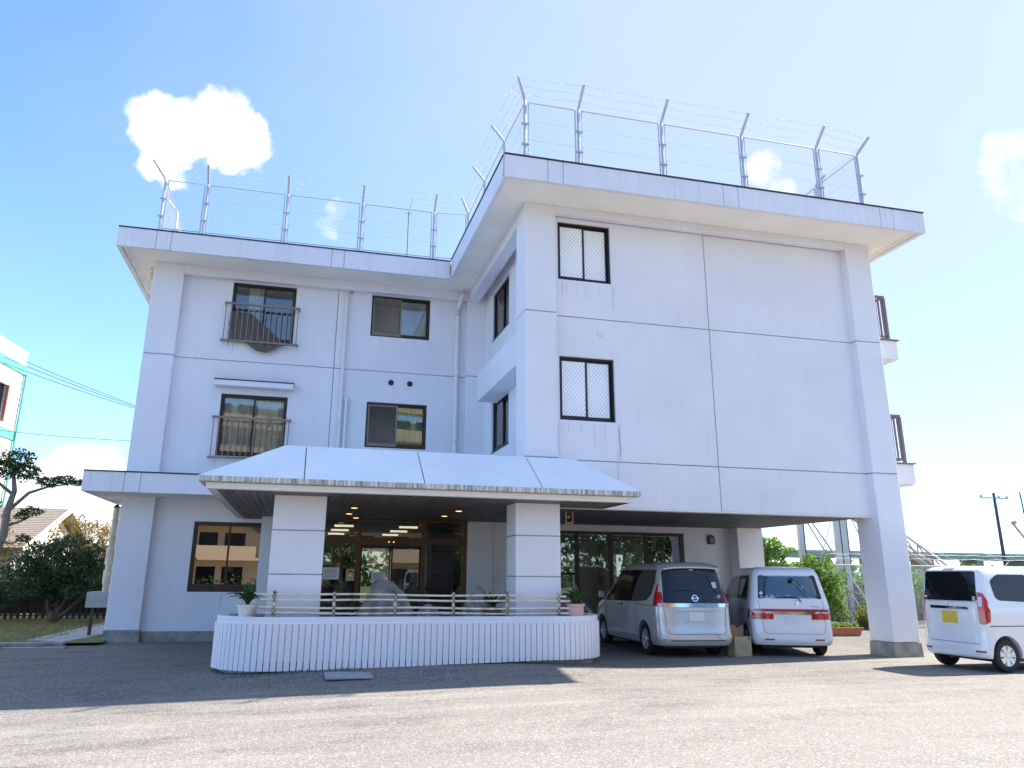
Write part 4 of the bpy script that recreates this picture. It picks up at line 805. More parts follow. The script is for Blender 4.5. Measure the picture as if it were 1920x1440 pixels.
# rocks
def rock(label, prof, loc, seed, cat='rock'):
    """prof: (z, x0, x1) width outline in real metres"""
    random.seed(seed); vs = []; n = 22
    for z, x0, x1 in prof:
        c, w_ = (x0+x1)/2, (x1-x0)/2
        for k in range(n):
            a = k*2*math.pi/n; j = 1+.14*math.sin(3*a+z*5+seed)+.08*math.sin(7*a-z*11)+random.uniform(-.06, .06); vs.append((c+w_*math.cos(a)*(1+.05*math.sin(4*a+z*9)+random.uniform(-.04, .04)), .6*(w_+.08)*math.sin(a)*j, z+random.uniform(-.025, .025)))
    fs = [(i*n+k, i*n+(k+1) % n, (i+1)*n+(k+1) % n, (i+1)*n+k) for i in range(len(prof)-1) for k in range(n)]; fs.append(tuple(range((len(prof)-1)*n, len(prof)*n)))
    o = MB().add(vs, fs).obj('rock', ROCK, smooth=False, bevel=.012, loc=loc, label=label, cat=cat, group='rocks standing in the planter'); return o
rock('largest pale grey pointed rock standing in the middle of the planter', [(0, -.55, .62), (.12, -.50, .56), (.25, -.43, .50), (.38, -.37, .44), (.50, -.30, .36), (.60, -.27, .26), (.68, -.24, .14), (.72, -.20, .05)], (1.70, 15.35, .78), 1)
rock('small pointed grey rock standing in the planter left of the right column', [(0, -.40, .38), (.12, -.34, .33), (.25, -.27, .26), (.36, -.20, .19), (.47, -.12, .12), (.56, -.05, .05)], (3.53, 15.35, .82), 2)
rock('low rounded grey rock lying between the two pointed rocks', [(0, -.26, .26), (.08, -.22, .23), (.16, -.16, .15), (.21, -.08, .07)], (2.55, 15.3, .83), 3)
rock('dark brown angular piece leaning behind the largest rock', [(0, -.16, .20), (.3, -.13, .16), (.5, -.10, .08), (.64, -.03, .0)], (2.33, 15.75, .82), 4).data.materials[0] = M('dark_brown_wood', (.05, .035, .025), .8)
# horn speaker hanging under the bay soffit
hs = thing('horn_speaker', 'cream rectangular horn loudspeaker fixed under the dark soffit right of the column', 'speaker', (5.69, 16.0, 2.86)); 
o_ = [(-.085, -.14), (.085, -.14), (.085, .14), (-.085, .14)]; i_ = [(-.066, -.118), (.066, -.118), (.066, .118), (-.066, .118)]; t_ = [(-.03, -.035), (.03, -.035), (.03, .035), (-.03, .035)]
CREAM = M('cream_plastic', (.62, .52, .34), .5)
MB().add([(x, 0, z) for x, z in o_]+[(x, 0, z) for x, z in i_]+[(x*1.0, .035, z) for x, z in o_]+[(x*.5, .15, z*.5) for x, z in o_], [(0, 1, 5, 4), (1, 2, 6, 5), (2, 3, 7, 6), (3, 0, 4, 7)]+[(i, 8+i, 8+(i+1) % 4, (i+1) % 4) for i in range(4)]+[(8+i, 12+i, 12+(i+1) % 4, 8+(i+1) % 4) for i in range(4)]).obj('horn_rim', CREAM, hs)
MB().add([(x, .002, z) for x, z in i_]+[(x, .11, z) for x, z in t_], [(i, (i+1) % 4, 4+(i+1) % 4, 4+i) for i in range(4)]+[(4, 5, 6, 7)]).obj('horn_throat', M('brown_horn', (.16, .11, .05), .5), hs)
c = MB().lathe([(.035, 0), (.03, .02), (.012, .03)], (0, 0, 0), 16).obj('centre_plug', CREAM, hs); c.location = (0, .05, 0); c.rotation_euler = (math.pi/2, 0, 0)
MB().box(-.015, .015, .12, .15, .0, .12).obj('bracket', STEEL, hs)
# drain cover on the ground
MB().box(.57, 1.31, 12.98, 13.62, gz(1, 13.3)-.02, gz(1, 13.3)+.025).obj('drain_cover', M('pale_concrete_cover', (.38, .39, .40), .9, var=.15, vscale=8), bevel=.012, label='flat grey concrete drain cover in the asphalt before the planter', cat='drain cover')
MB().box(-6.0, -4.75, 19.3, 19.6, .0, .03).obj('concrete_chip_slab', CONC, label='small broken slab at the kerb end beside the building corner', cat='slab')
# ------------------------------------------------------------------ cars (local frame: x right, y forward from the rear bumper, z up)
def interp(tab, z):
    for (a, b), (c, d) in zip(tab[:-1], tab[1:]):
        if z <= c: return b+(d-b)*max(0, (z-a))/(c-a) if c > a else d
    return tab[-1][1]
class Body:
    def __init__(s, L, H, w, yr, yf, nr=4.2, ar=.42, af=.75): s.L, s.H, s.w, s.yr, s.yf, s.n, s.ar, s.af = L, H, w, yr, yf, nr, ar, af
    def W(s, z): return interp(s.w, z)
    def rear(s, x, z):
        q = min(1, abs(x)/s.W(z)); return interp(s.yr, z)+s.ar*(1-max(0, 1-q**s.n)**(1/s.n))
    def front(s, x, z):
        q = min(1, abs(x)/s.W(z)); return interp(s.yf, z)-s.af*(1-max(0, 1-q**3)**(1/3))
    def side(s, y, z):
        r, f, w = interp(s.yr, z), interp(s.yf, z), s.W(z)
        if y < r+s.ar: return w*max(0, 1-min(.93, (r+s.ar-y)/s.ar)**s.n)**(1/s.n)
        if y > f-s.af: return w*max(0, 1-min(1, (y-f+s.af)/s.af)**3)**(1/3)
        return w
    def ring(s, z, inset=0.):
        w, r, f = s.W(z)-inset, interp(s.yr, z)+inset, interp(s.yf, z)-inset; P_ = []
        for i in range(25):
            t = -math.pi/2+math.pi*i/24; sx, cx_ = math.sin(t), math.cos(t); P_.append((w*math.copysign(abs(sx)**(2/s.n), sx), r+s.ar*(1-abs(cx_)**(2/s.n))))
        for i in range(1, 16): P_.append((w, r+s.ar+(f-s.af-r-s.ar)*i/16))
        for i in range(25):
            t = math.pi/2-math.pi*i/24; sx, cx_ = math.sin(t), math.cos(t); P_.append((w*math.copysign(abs(sx)**(2/3), sx), f-s.af*(1-abs(cx_)**(2/3))))
        for i in range(1, 16): P_.append((-w, f-s.af-(f-s.af-r-s.ar)*i/16))
        return P_
    def mesh(s, zs, inset=0.):
        m = MB(); R_ = [s.ring(z, inset) for z in zs]; n = len(R_[0])
        m.add([(x, y, z) for q, z in zip(R_, zs) for x, y in q], [(i*n+k, i*n+(k+1) % n, (i+1)*n+(k+1) % n, (i+1)*n+k) for i in range(len(zs)-1) for k in range(n)]+[tuple(range(n-1, -1, -1)), tuple(range((len(zs)-1)*n, len(zs)*n))])
        return m
def round_poly(pts, r, k=4):
    out = []; n = len(pts)
    for i in range(n):
        p, a, b = Vector(pts[i]), Vector(pts[i-1]), Vector(pts[(i+1) % n]); da, db = (a-p), (b-p); rr = min(r, da.length*.45, db.length*.45); A, B_ = p+da.normalized()*rr, p+db.normalized()*rr
        for j in range(k+1): t = j/k; out.append(tuple((A*(1-t)**2+p*2*t*(1-t)+B_*t*t)))
    return out
def patch(body, surf, poly, mat, name, parent, off=.004, th=.02, r=.03, step=.09, smooth=True):
    """panel lying on the body surface; poly is (x,z) for rear/front, (y,z) for left/right"""
    poly = round_poly(poly, r) if r else poly
    bm = bmesh.new(); vs = [bm.verts.new((a, 0, b)) for a, b in poly]; bm.faces.new(vs)
    A = [p[0] for p in poly]; Z = [p[1] for p in poly]
    def cuts(lo, hi, no, k):
        n_ = int((hi-lo)/step)
        for i in range(1, n_+1):
            c = lo+(hi-lo)*i/(n_+1); co = [0, 0, 0]; co[k] = c
            bmesh.ops.bisect_plane(bm, geom=bm.verts[:]+bm.edges[:]+bm.faces[:], plane_co=co, plane_no=no, dist=1e-5)
    cuts(min(A), max(A), (1, 0, 0), 0); cuts(min(Z), max(Z), (0, 0, 1), 2)
    def place(a, z, o):
        if surf == 'rear': return Vector((a, body.rear(a, z)-o, z))
        if surf == 'front': return Vector((a, body.front(a, z)+o, z))
        x = body.side(a, z)+o; return Vector((-x if surf == 'left' else x, a, z))
    ext = bmesh.ops.extrude_face_region(bm, geom=bm.faces[:])
    nv = {v for v in ext['geom'] if isinstance(v, bmesh.types.BMVert)}
    for v in bm.verts: v.co = place(v.co.x, v.co.z, off if v in nv else off-th)
    bmesh.ops.recalc_face_normals(bm, faces=bm.faces[:])
    me = bpy.data.meshes.new(name); bm.to_mesh(me); bm.free()
    return mkobj(name, me, mat, parent, smooth='auto' if smooth else False)
def seam(body, surf, pts, parent, rad=.004, name='panel_gap', mat=None, closed=False, off=.0):
    q = []; pts = list(pts)+([pts[0]] if closed else [])
    for (a, b), (c, d) in zip(pts[:-1], pts[1:]):
        k = max(2, int(math.hypot(c-a, d-b)/.06))
        for i in range(k): t = i/k; q.append((a+(c-a)*t, b+(d-b)*t))
    q.append(pts[-1]); P3 = []
    for a, z in q:
        if surf == 'rear': P3.append((a, body.rear(a, z)-off, z))
        elif surf == 'front': P3.append((a, body.front(a, z)+off, z))
        else: x = body.side(a, z)+off; P3.append((-x if surf == 'left' else x, a, z))
    return MB().tube(P3, rad, 6).obj(name, mat or BLACK, parent)
def wheel(parent, x, y, r, w, side, style, rimm):
    """side -1 left, +1 right"""
    t = bpy.data.objects.new('wheel', None); COL.objects.link(t); t.parent = parent; t.location = (x, y, r)
    if side < 0: t.rotation_euler = (0, 0, math.pi)
    rr = r*.66
    MB().lathe([(rr, -w*.5), (r*.93, -w*.5), (r, -w*.36), (r, w*.36), (r*.93, w*.5), (rr, w*.5), (rr*.97, w*.38), (rr*.97, -w*.4)], (0, 0, 0), 44, 'x', cap=False).obj('tyre', RUBBER, t, smooth='auto')
    MB().lathe([(rr*.98, w*.42), (rr*.93, w*.46), (rr*.88, w*.40), (rr*.86, w*.0), (rr*.86, -w*.3)], (0, 0, 0), 40, 'x', cap=False).obj('rim', rimm, t, smooth='auto')
    d = MB().lathe([(rr*.86, w*.02), (.01, w*.03)], (0, 0, 0), 30, 'x').obj('brake_disc', M('dark_brake', (.03, .03, .03), .5, metal=.5), t)
    sp = MB(); n = 5 if style == 'alloy' else 7
    for k in range(n):
        a0 = k*2*math.pi/n+.2
        for j in ((-.16, .16) if style == 'alloy' else (-.17, .17)):
            a1 = a0+j; c0, s0 = math.cos(a0+j*.5), math.sin(a0+j*.5); c1, s1 = math.cos(a1), math.sin(a1); wd = .012 if style == 'alloy' else .018
            P0, P1 = Vector((w*.38, c0*rr*.18, s0*rr*.18)), Vector((w*.44, c1*rr*.90, s1*rr*.90)); d_ = (P1-P0).normalized(); nn = d_.cross(Vector((1, 0, 0))).normalized()
            q = [P0-nn*wd, P0+nn*wd, P1+nn*wd*1.5, P1-nn*wd*1.5]; sp.add(q+[p-Vector((.03, 0, 0)) for p in q], [(0, 1, 2, 3), (7, 6, 5, 4), (0, 4, 5, 1), (1, 5, 6, 2), (2, 6, 7, 3), (3, 7, 4, 0)])
    sp.lathe([(rr*.24, w*.30), (rr*.24, w*.42), (rr*.16, w*.46), (.002, w*.47)], (0, 0, 0), 20, 'x').obj('spokes', rimm, t)
    return t
def cut_body(o, cutters):
    for c in cutters:
        md = o.modifiers.new('b', 'BOOLEAN'); md.operation = 'DIFFERENCE'; md.solver = 'EXACT'; md.object = c
    bpy.context.view_layer.update(); dg = bpy.context.evaluated_depsgraph_get(); me = bpy.data.meshes.new_from_object(o.evaluated_get(dg)); o.modifiers.clear(); old = o.data; o.data = me; me.name = 'body'
    me.materials.clear(); me.materials.append(old.materials[0])
    for p in me.polygons: p.use_smooth = True; p.material_index = 0
    me.set_sharp_from_angle(angle=R(28))
    for c in cutters: bpy.data.objects.remove(c, do_unlink=True)
def car(name, label, loc, th, body, paint, wr, ww, ya, wb, style, rimm, cabin=None, prisms=(), skirt=.24):
    t = thing(name, label, 'car', loc, -R(th), None); H = body.H
    zs = [skirt, skirt+.03, .34, .42, .52, .62, .72, .80, .88, .94, 1.0, 1.04, 1.08, 1.14, 1.2, 1.3, 1.4, 1.5, 1.6, H-.16, H-.11, H-.075, H-.045, H-.022, H-.007, H]
    o = body.mesh(zs).obj('body', paint, t)
    cs = []
    for y in (ya, ya+wb):
        for s in (-1, 1):
            c = MB().lathe([(wr+.055, 0), (wr+.055, .6)], (s*(.60) if s > 0 else -1.2, y, wr+.01), 48, 'x').obj('cut', None); c.parent = None; cs.append(c)
    if cabin: cs.append(cabin.obj('cut', None))
    for p in prisms: cs.append(p.obj('cut', None))
    o.parent = None; cut_body(o, cs); o.parent = t
    wm = body.W(.5)-ww/2-.012
    for y in (ya, ya+wb):
        for s in (-1, 1): wheel(t, s*wm, y, wr, ww, s, style, rimm)
        MB().box(-wm+.1, wm-.1, y-.04, y+.04, wr-.05, wr+.05).obj('axle', BLACK, t)
    MB().box(-.62, .62, .35, body.L-.6, .17, skirt+.002).obj('underbody', BLACK, t)
    MB().box(-.62, .62, ya-.42, ya+.42, skirt, .75).box(-.62, .62, ya+wb-.42, ya+wb+.42, skirt, .75).obj('wheel_well_liner', BLACK, t) if not cabin else None
    return t
def lamp_sym(body, poly, mat, parent, name='tail_lamp', off=.012, r=.02, label=None):
    for s in (-1, 1): patch(body, 'rear', [(s*a, b) for a, b in poly][::s], mat, name, parent, off=off, r=r)
def side_both(body, poly, mat, name, parent, **k):
    for s_ in ('left', 'right'): patch(body, s_, poly, mat, name, parent, **k)
def mark(me, loc, parent, mat, name, tilt=90):
    o = mkobj(name, me, mat, parent); o.location = loc; o.rotation_euler = (R(tilt), 0, 0); return o

# --- silver van with a tall black rear window
b1 = Body(4.69, 1.93, [(.24, .80), (.34, .838), (.9, .848), (1.05, .842), (1.12, .825), (1.75, .70), (1.85, .66), (1.905, .60), (1.93, .50)],
          [(.24, .06), (.30, .0), (.50, .0), (.56, .035), (.98, .055), (1.1, .07), (1.70, .20), (1.80, .22), (1.90, .32), (1.93, .5)],
          [(.24, 4.60), (.4, 4.69), (.75, 4.66), (.95, 4.50), (1.05, 4.22), (1.12, 3.95), (1.5, 3.42), (1.8, 2.95), (1.9, 2.7), (1.93, 2.4)], ar=.34)
V = car('silver_van', 'silver van with black upper rear and V-shaped plate recess parked nearest the planter', (8.24, 15.3, .0), 3.5, b1, PAINTS, .325, .19, .90, 2.86, 'alloy', ALLOY)
patch(b1, 'rear', [(-.70, 1.09), (.70, 1.09), (.64, 1.75), (-.64, 1.75)], CARGL, 'rear_window', V, off=.010, r=.04)
side_both(b1, [(.40, 1.52), (.50, 1.26), (.75, 1.12), (1.5, 1.085), (3.55, 1.06), (3.96, 1.06), (3.25, 1.66), (2.6, 1.77), (.42, 1.77)], CARGL, 'side_window_band', V, off=.005, r=.03)
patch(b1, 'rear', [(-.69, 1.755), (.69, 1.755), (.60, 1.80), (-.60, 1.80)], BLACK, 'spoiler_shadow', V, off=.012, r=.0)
m = MB(); sec = [(-.02, 1.80), (-.03, 1.825), (.10, 1.90), (.42, 1.93), (.42, 1.86)]; vs = []
for i in range(13):
    x = -.64+1.28*i/12; e = abs(x/.64)**4
    for y, z in sec: vs.append((x, y+.10+.08*e, z-.035*e+.008*(1-abs(x/.64))))
m.add(vs, [(i*5+k, (i+1)*5+k, (i+1)*5+(k+1) % 5, i*5+(k+1) % 5) for i in range(12) for k in range(5)]+[(4, 3, 2, 1, 0), (60, 61, 62, 63, 64)]).obj('roof_spoiler', PAINTS, V, smooth='auto')
for s in (-1, 1):
    patch(b1, 'rear', [(s*.70, 1.02), (s*.82, 1.02), (s*.775, 1.28), (s*.735, 1.47), (s*.705, 1.47), (s*.70, 1.2)][::s], LENSR, 'tail_lamp', V, off=.016, r=.02)
    patch(b1, 'rear', [(s*.71, 1.03), (s*.815, 1.03), (s*.805, 1.085), (s*.71, 1.085)][::s], LENSC, 'reverse_lamp', V, off=.020, r=.008)
    patch(b1, 'rear', [(s*.712, 1.31), (s*.755, 1.31), (s*.73, 1.455), (s*.712, 1.455)][::s], LENSC, 'upper_lamp', V, off=.020, r=.008)
    patch(b1, 'left' if s < 0 else 'right', [(.16, 1.02), (.30, 1.02), (.33, 1.15), (.30, 1.45), (.26, 1.45)], LENSR, 'tail_lamp_side', V, off=.012, r=.02)
    seam(b1, 'left' if s < 0 else 'right', [(.35, 1.03), (1.35, 1.03)], V, rad=.007, name='door_rail')
    seam(b1, 'left' if s < 0 else 'right', [(1.38, 1.12), (1.38, .7), (1.3, .45)], V); seam(b1, 'left' if s < 0 else 'right', [(2.28, 1.10), (2.28, .35)], V); seam(b1, 'left' if s < 0 else 'right', [(3.42, 1.08), (3.42, .7), (3.3, .4)], V); seam(b1, 'left' if s < 0 else 'right', [(1.35, .36), (3.3, .36)], V)
    for y in (2.16, 2.42): patch(b1, 'left' if s < 0 else 'right', [(y-.09, .99), (y+.09, .99), (y+.09, 1.025), (y-.09, 1.025)], CHROME, 'door_handle', V, off=.035, th=.03, r=.012)
    patch(b1, 'rear', [(s*.52, .37), (s*.80, .40), (s*.78, .47), (s*.40, .47)][::s], PAINTS, 'bumper_facet', V, off=.022, r=.01)
    MB().box(s*.86, s*1.02, 3.42, 3.50, 1.12, 1.28).obj('door_mirror', PAINTS, V, bevel=.03)
patch(b1, 'rear', [(-.69, 1.01), (.69, 1.01), (.70, 1.085), (-.70, 1.085)], CHROME, 'chrome_garnish', V, off=.016, r=.01)
gm = patch(b1, 'rear', [(-.48, .935), (.48, .935), (.46, 1.005), (-.46, 1.005)], PAINTS, 'plate_garnish', V, off=.03, r=.015)
patch(b1, 'rear', [(-.28, .70), (.28, .70), (.42, .93), (-.42, .93)], M('recess_paint', (.62, .64, .67), .35), 'plate_recess', V, off=.003, r=.03)
patch(b1, 'rear', [(-.17, .735), (.17, .735), (.17, .915), (-.17, .915)], PLATEW, 'number_plate', V, off=.016, th=.01, r=.008)
mark(text_mesh('S E R E N A', .05, .002), (0, b1.rear(0, .97)-.033, .97), gm, CHROME, 'lettering', 88)
seam(b1, 'rear', [(-.70, 1.0), (-.66, .55), (-.60, .475), (.60, .475), (.66, .55), (.70, 1.0)], V)
seam(b1, 'rear', [(-.82, .53), (-.68, .53)], V); seam(b1, 'rear', [(-.6, .345), (.6, .345)], V, rad=.010, name='bumper_crease')
y0 = b1.rear(0, 1.19)-.016
e = MB(); ring = [(math.cos(a)*r_, math.sin(a)*r_) for r_ in (.070, .052) for a in [k*2*math.pi/28 for k in range(28)]]
e.add([(x, 0, z) for x, z in ring]+[(x, .012, z) for x, z in ring], [(k, (k+1) % 28, 28+(k+1) % 28, 28+k) for k in range(28)]+[(k, 56+k, 56+(k+1) % 28, (k+1) % 28) for k in range(28)])
e.box(-.085, .085, -.006, .01, -.014, .014); eo = e.obj('round_emblem', CHROME, V, loc=(0, y0-.012, 1.19)); eo.rotation_euler = (R(-12), 0, 0); mark(text_mesh('NISSAN', .026, .001), (0, -.0075, 0), eo, BLACK, 'emblem_lettering')
mark(text_mesh('e-POWER', .045, .001), (.50, b1.rear(.5, 1.19)-.014, 1.19), V, CHROME, 'badge'); mark(text_mesh('HYBRID', .04, .001), (-.52, b1.rear(-.52, 1.19)-.014, 1.19), V, CHROME, 'badge') if False else None
seam(b1, 'rear', [(-.44, 1.335), (-.2, 1.36), (-.02, 1.33)], V, rad=.009, name='rear_wiper', off=.02)
seam(b1, 'rear', [(.50, 1.30), (.36, 1.62), (.34, 1.68)], V, rad=.005, name='reflected_mirror_stay', off=.02); 
st = patch(b1, 'rear', [(.445, 1.40), (.545, 1.40), (.535, 1.52), (.435, 1.52)], PLATEW, 'wheelchair_sticker', V, off=.013, th=.002, r=.005)
w_ = MB(); c0 = Vector((.49, b1.rear(.49, 1.45)-.018, 1.45)); w_.tube([c0+Vector((.026*math.cos(a), 0, -.012+.026*math.sin(a))) for a in np.linspace(-2.6, 1.2, 14)], .004, 5); w_.tube([c0+Vector((-.008, 0, .04)), c0+Vector((-.008, 0, .0)), c0+Vector((.02, 0, .0)), c0+Vector((.03, 0, -.035))], .005, 5); w_.lathe([(.009, -.004), (.009, .004)], tuple(c0+Vector((-.008, 0, .047))), 10); w_.obj('wheelchair_symbol', BLUE, st)
st = MB().lathe([(.035, 0), (.035, .002)], (0, 0, 0), 20).obj('round_sticker', M('pale_blue_sticker', (.40, .52, .80), .5), V, loc=(.56, b1.rear(.56, 1.2)-.012, 1.23)); st.rotation_euler = (R(90), 0, 0); st.scale = (1, .7, 1)
MB().box(-.04, .04, b1.rear(0, 1.78)-.035, b1.rear(0, 1.78)-.0, 1.765, 1.78).obj('camera_pod', CHROME, V)

# --- white minivan in the middle (its windows can be seen through)
b2 = Body(4.63, 1.86, [(.24, .80), (.34, .842), (.9, .85), (1.05, .845), (1.15, .825), (1.70, .72), (1.78, .685), (1.84, .62), (1.86, .52)],
          [(.24, .05), (.30, .0), (.58, .0), (.66, .03), (.98, .05), (1.15, .075), (1.70, .25), (1.78, .30), (1.84, .40), (1.86, .58)],
          [(.24, 4.55), (.4, 4.63), (.75, 4.6), (.92, 4.45), (1.02, 4.1), (1.10, 3.75), (1.5, 3.1), (1.75, 2.75), (1.84, 2.5), (1.86, 2.2)], ar=.30)
cab = b2.mesh([.62, .9, 1.05, 1.15, 1.4, 1.6, 1.70, 1.76, 1.795], .065)
pr = [MB().box(-2, 2, .62, 1.38, 1.21, 1.60), MB().box(-2, 2, 1.5, 2.3, 1.16, 1.64), MB().box(-2, 2, 2.42, 3.15, 1.16, 1.55),
      MB().add([(x, y, z) for y in (-.5, .9) for x, z in ((-.60, 1.23), (.60, 1.23), (.545, 1.645), (-.545, 1.645))], [(0, 1, 2, 3), (7, 6, 5, 4), (0, 4, 5, 1), (1, 5, 6, 2), (2, 6, 7, 3), (3, 7, 4, 0)]),
      MB().add([(x, y, z) for y in (2.4, 4.3) for x, z in ((-.66, 1.16), (.66, 1.16), (.56, 1.62), (-.56, 1.62))], [(0, 1, 2, 3), (7, 6, 5, 4), (0, 4, 5, 1), (1, 5, 6, 2), (2, 6, 7, 3), (3, 7, 4, 0)])]
V = car('white_minivan', 'white minivan with a red strip across its tailgate parked between the silver van and pillar', (10.42, 15.15, .0), 19, b2, PAINTW, .32, .19, .82, 2.855, 'cover', ALLOY, cabin=cab, prisms=pr)
patch(b2, 'rear', [(-.665, 1.195), (.665, 1.195), (.60, 1.67), (-.60, 1.67)], CARGT, 'rear_window', V, off=.004, th=.004, r=.05)
def frame_patch(body, surf, outer, inner, mat, name, parent, off=.006):
    o_, i_ = round_poly(outer, .05), round_poly(inner, .05); n = len(o_); vs = []
    for a, z in o_+i_:
        if surf == 'rear': vs.append((a, body.rear(a, z)-off, z))
        else: x = body.side(a, z)+off; vs.append((-x if surf == 'left' else x, a, z))
    return MB().add(vs, [(k, (k+1) % n, n+(k+1) % n, n+k) for k in range(n)]).obj(name, mat, parent)
frame_patch(b2, 'rear', [(-.675, 1.185), (.675, 1.185), (.608, 1.68), (-.608, 1.68)], [(-.53, 1.235), (.59, 1.235), (.535, 1.635), (-.44, 1.635)], BLACK, 'rear_window_border', V)
for s_ in ('left', 'right'):
    patch(b2, s_, [(.50, 1.18), (3.60, 1.12), (3.55, 1.2), (3.0, 1.62), (2.9, 1.66), (.56, 1.66)], CARGT, 'side_window', V, off=.004, th=.004, r=.06)
    frame_patch(b2, s_, [(.48, 1.165), (1.45, 1.155), (1.45, 1.675), (.54, 1.675)], [(.64, 1.22), (1.36, 1.22), (1.36, 1.60), (.64, 1.60)], BLACK, 'window_border', V)
    seam(b2, s_, [(.30, .95), (1.30, .95)], V, rad=.006, name='door_rail'); seam(b2, s_, [(1.42, 1.15), (1.42, .7), (1.25, .42)], V); seam(b2, s_, [(2.35, 1.15), (2.35, .36)], V)
    patch(b2, s_, [(.0+.28, .78), (.42, .80), (.30, .955), (.20, .955)], LENSR, 'tail_lamp_side', V, off=.010, r=.01)
for s in (-1, 1):
    patch(b2, 'rear', [(s*.40, .765), (s*.835, .765), (s*.825, .925), (s*.64, .925), (s*.54, .885), (s*.40, .88)][::s], LENSR, 'tail_lamp', V, off=.014, r=.012)
    patch(b2, 'rear', [(s*.62, .893), (s*.81, .893), (s*.808, .92), (s*.62, .92)][::s], LENSC, 'reverse_lamp', V, off=.018, r=.008)
    patch(b2, 'rear', [(s*.42, .34), (s*.62, .34), (s*.62, .37), (s*.42, .37)][::s], LENSD, 'bumper_reflector', V, off=.008, r=.008)
    MB().box(s*.86, s*1.02, 3.30, 3.38, 1.10, 1.26).obj('door_mirror', PAINTW, V, bevel=.03)
patch(b2, 'rear', [(-.80, .925), (.80, .925), (.78, .975), (-.78, .975)], M('red_strip_lens', (.42, .015, .05), .2, coat=1), 'red_strip', V, off=.018, r=.012)
patch(b2, 'rear', [(-.40, .868), (.44, .868), (.50, .92), (-.46, .92)], CHROME, 'chrome_bar', V, off=.022, r=.015)
patch(b2, 'rear', [(-.165, .665), (.165, .665), (.165, .83), (-.165, .83)], PLATEW, 'number_plate', V, off=.012, th=.01, r=.008)
seam(b2, 'rear', [(-.64, .77), (-.62, .55), (-.56, .475), (.60, .475), (.66, .55), (.68, .77)], V, rad=.0035); seam(b2, 'rear', [(-.68, 1.18), (-.665, .98)], V, rad=.0035); seam(b2, 'rear', [(.68, 1.18), (.675, .98)], V, rad=.0035)
y0 = b2.rear(.10, 1.10)-.006
def h_emblem(parent, loc, k, mat):
    e = MB(); e.tube([(-.034*k, 0, .045*k), (-.022*k, 0, -.03*k)], .0055*k, 6); e.tube([(.034*k, 0, .045*k), (.022*k, 0, -.03*k)], .0055*k, 6); e.tube([(-.027*k, 0, .002*k), (.027*k, 0, .002*k)], .005*k, 6)
    fr = [(-.048, .05), (.048, .05), (.036, -.042), (-.036, -.042), (-.048, .05), (.048, .05)]; e.tube([(a*k, 0, b*k) for a, b in round_poly(fr[:4], .012, 3)]+[(fr[0][0]*k+.012*k, 0, .05*k)], .004*k, 6); return e.obj('emblem', mat, parent, loc=loc)
h_emblem(V, (.10, y0, 1.09), 1.15, CHROME)
mark(text_mesh('STEPWGN', .045, .001), (.50, b2.rear(.5, 1.02)-.004, 1.025), V, CHROME, 'badge')
seam(b2, 'rear', [(-.30, 1.205), (.0, 1.225), (.14, 1.21), (.22, 1.13)], V, rad=.012, name='rear_wiper', off=.03)
seam(b2, 'rear', [(.52, 1.22), (.34, 1.30), (.20, 1.50), (.10, 1.60)], V, rad=.007, name='mirror_stay', off=.10); MB().box(.03, .10, .12, .17, 1.55, 1.62).obj('rear_view_mirror', BLACK, V, bevel=.01)
for x, z, c in ((-.60, 1.30, PLATEW), (-.60, 1.225, M('blue_round_sticker', (.25, .36, .70), .5)), (-.49, 1.225, M('green_round_sticker', (.38, .55, .35), .5)), (-.38, 1.225, M('blue_oval_sticker', (.35, .5, .72), .5))):
    st = MB().lathe([(.034, 0), (.034, .002)], (0, 0, 0), 18).obj('round_sticker', c, V, loc=(x, b2.rear(x, z)-.012, z)); st.rotation_euler = (R(90), 0, 0); st.scale = (1.1, .75 if z < 1.3 else 1, 1)
for y in (.95, 1.95, 2.75):
    for x in (-.38, .38):
        so_ = MB().box(x-.24, x+.24, y-.06, y+.06, .7, 1.20).box(x-.11, x+.11, y-.04, y+.04, 1.24, 1.40).box(x-.03, x+.03, y-.01, y+.01, 1.19, 1.25).obj('seat_back', SEAT, V, bevel=.03)
MB().box(-.7, .7, .5, 3.9, .60, .66).obj('cabin_floor', SEAT, V)

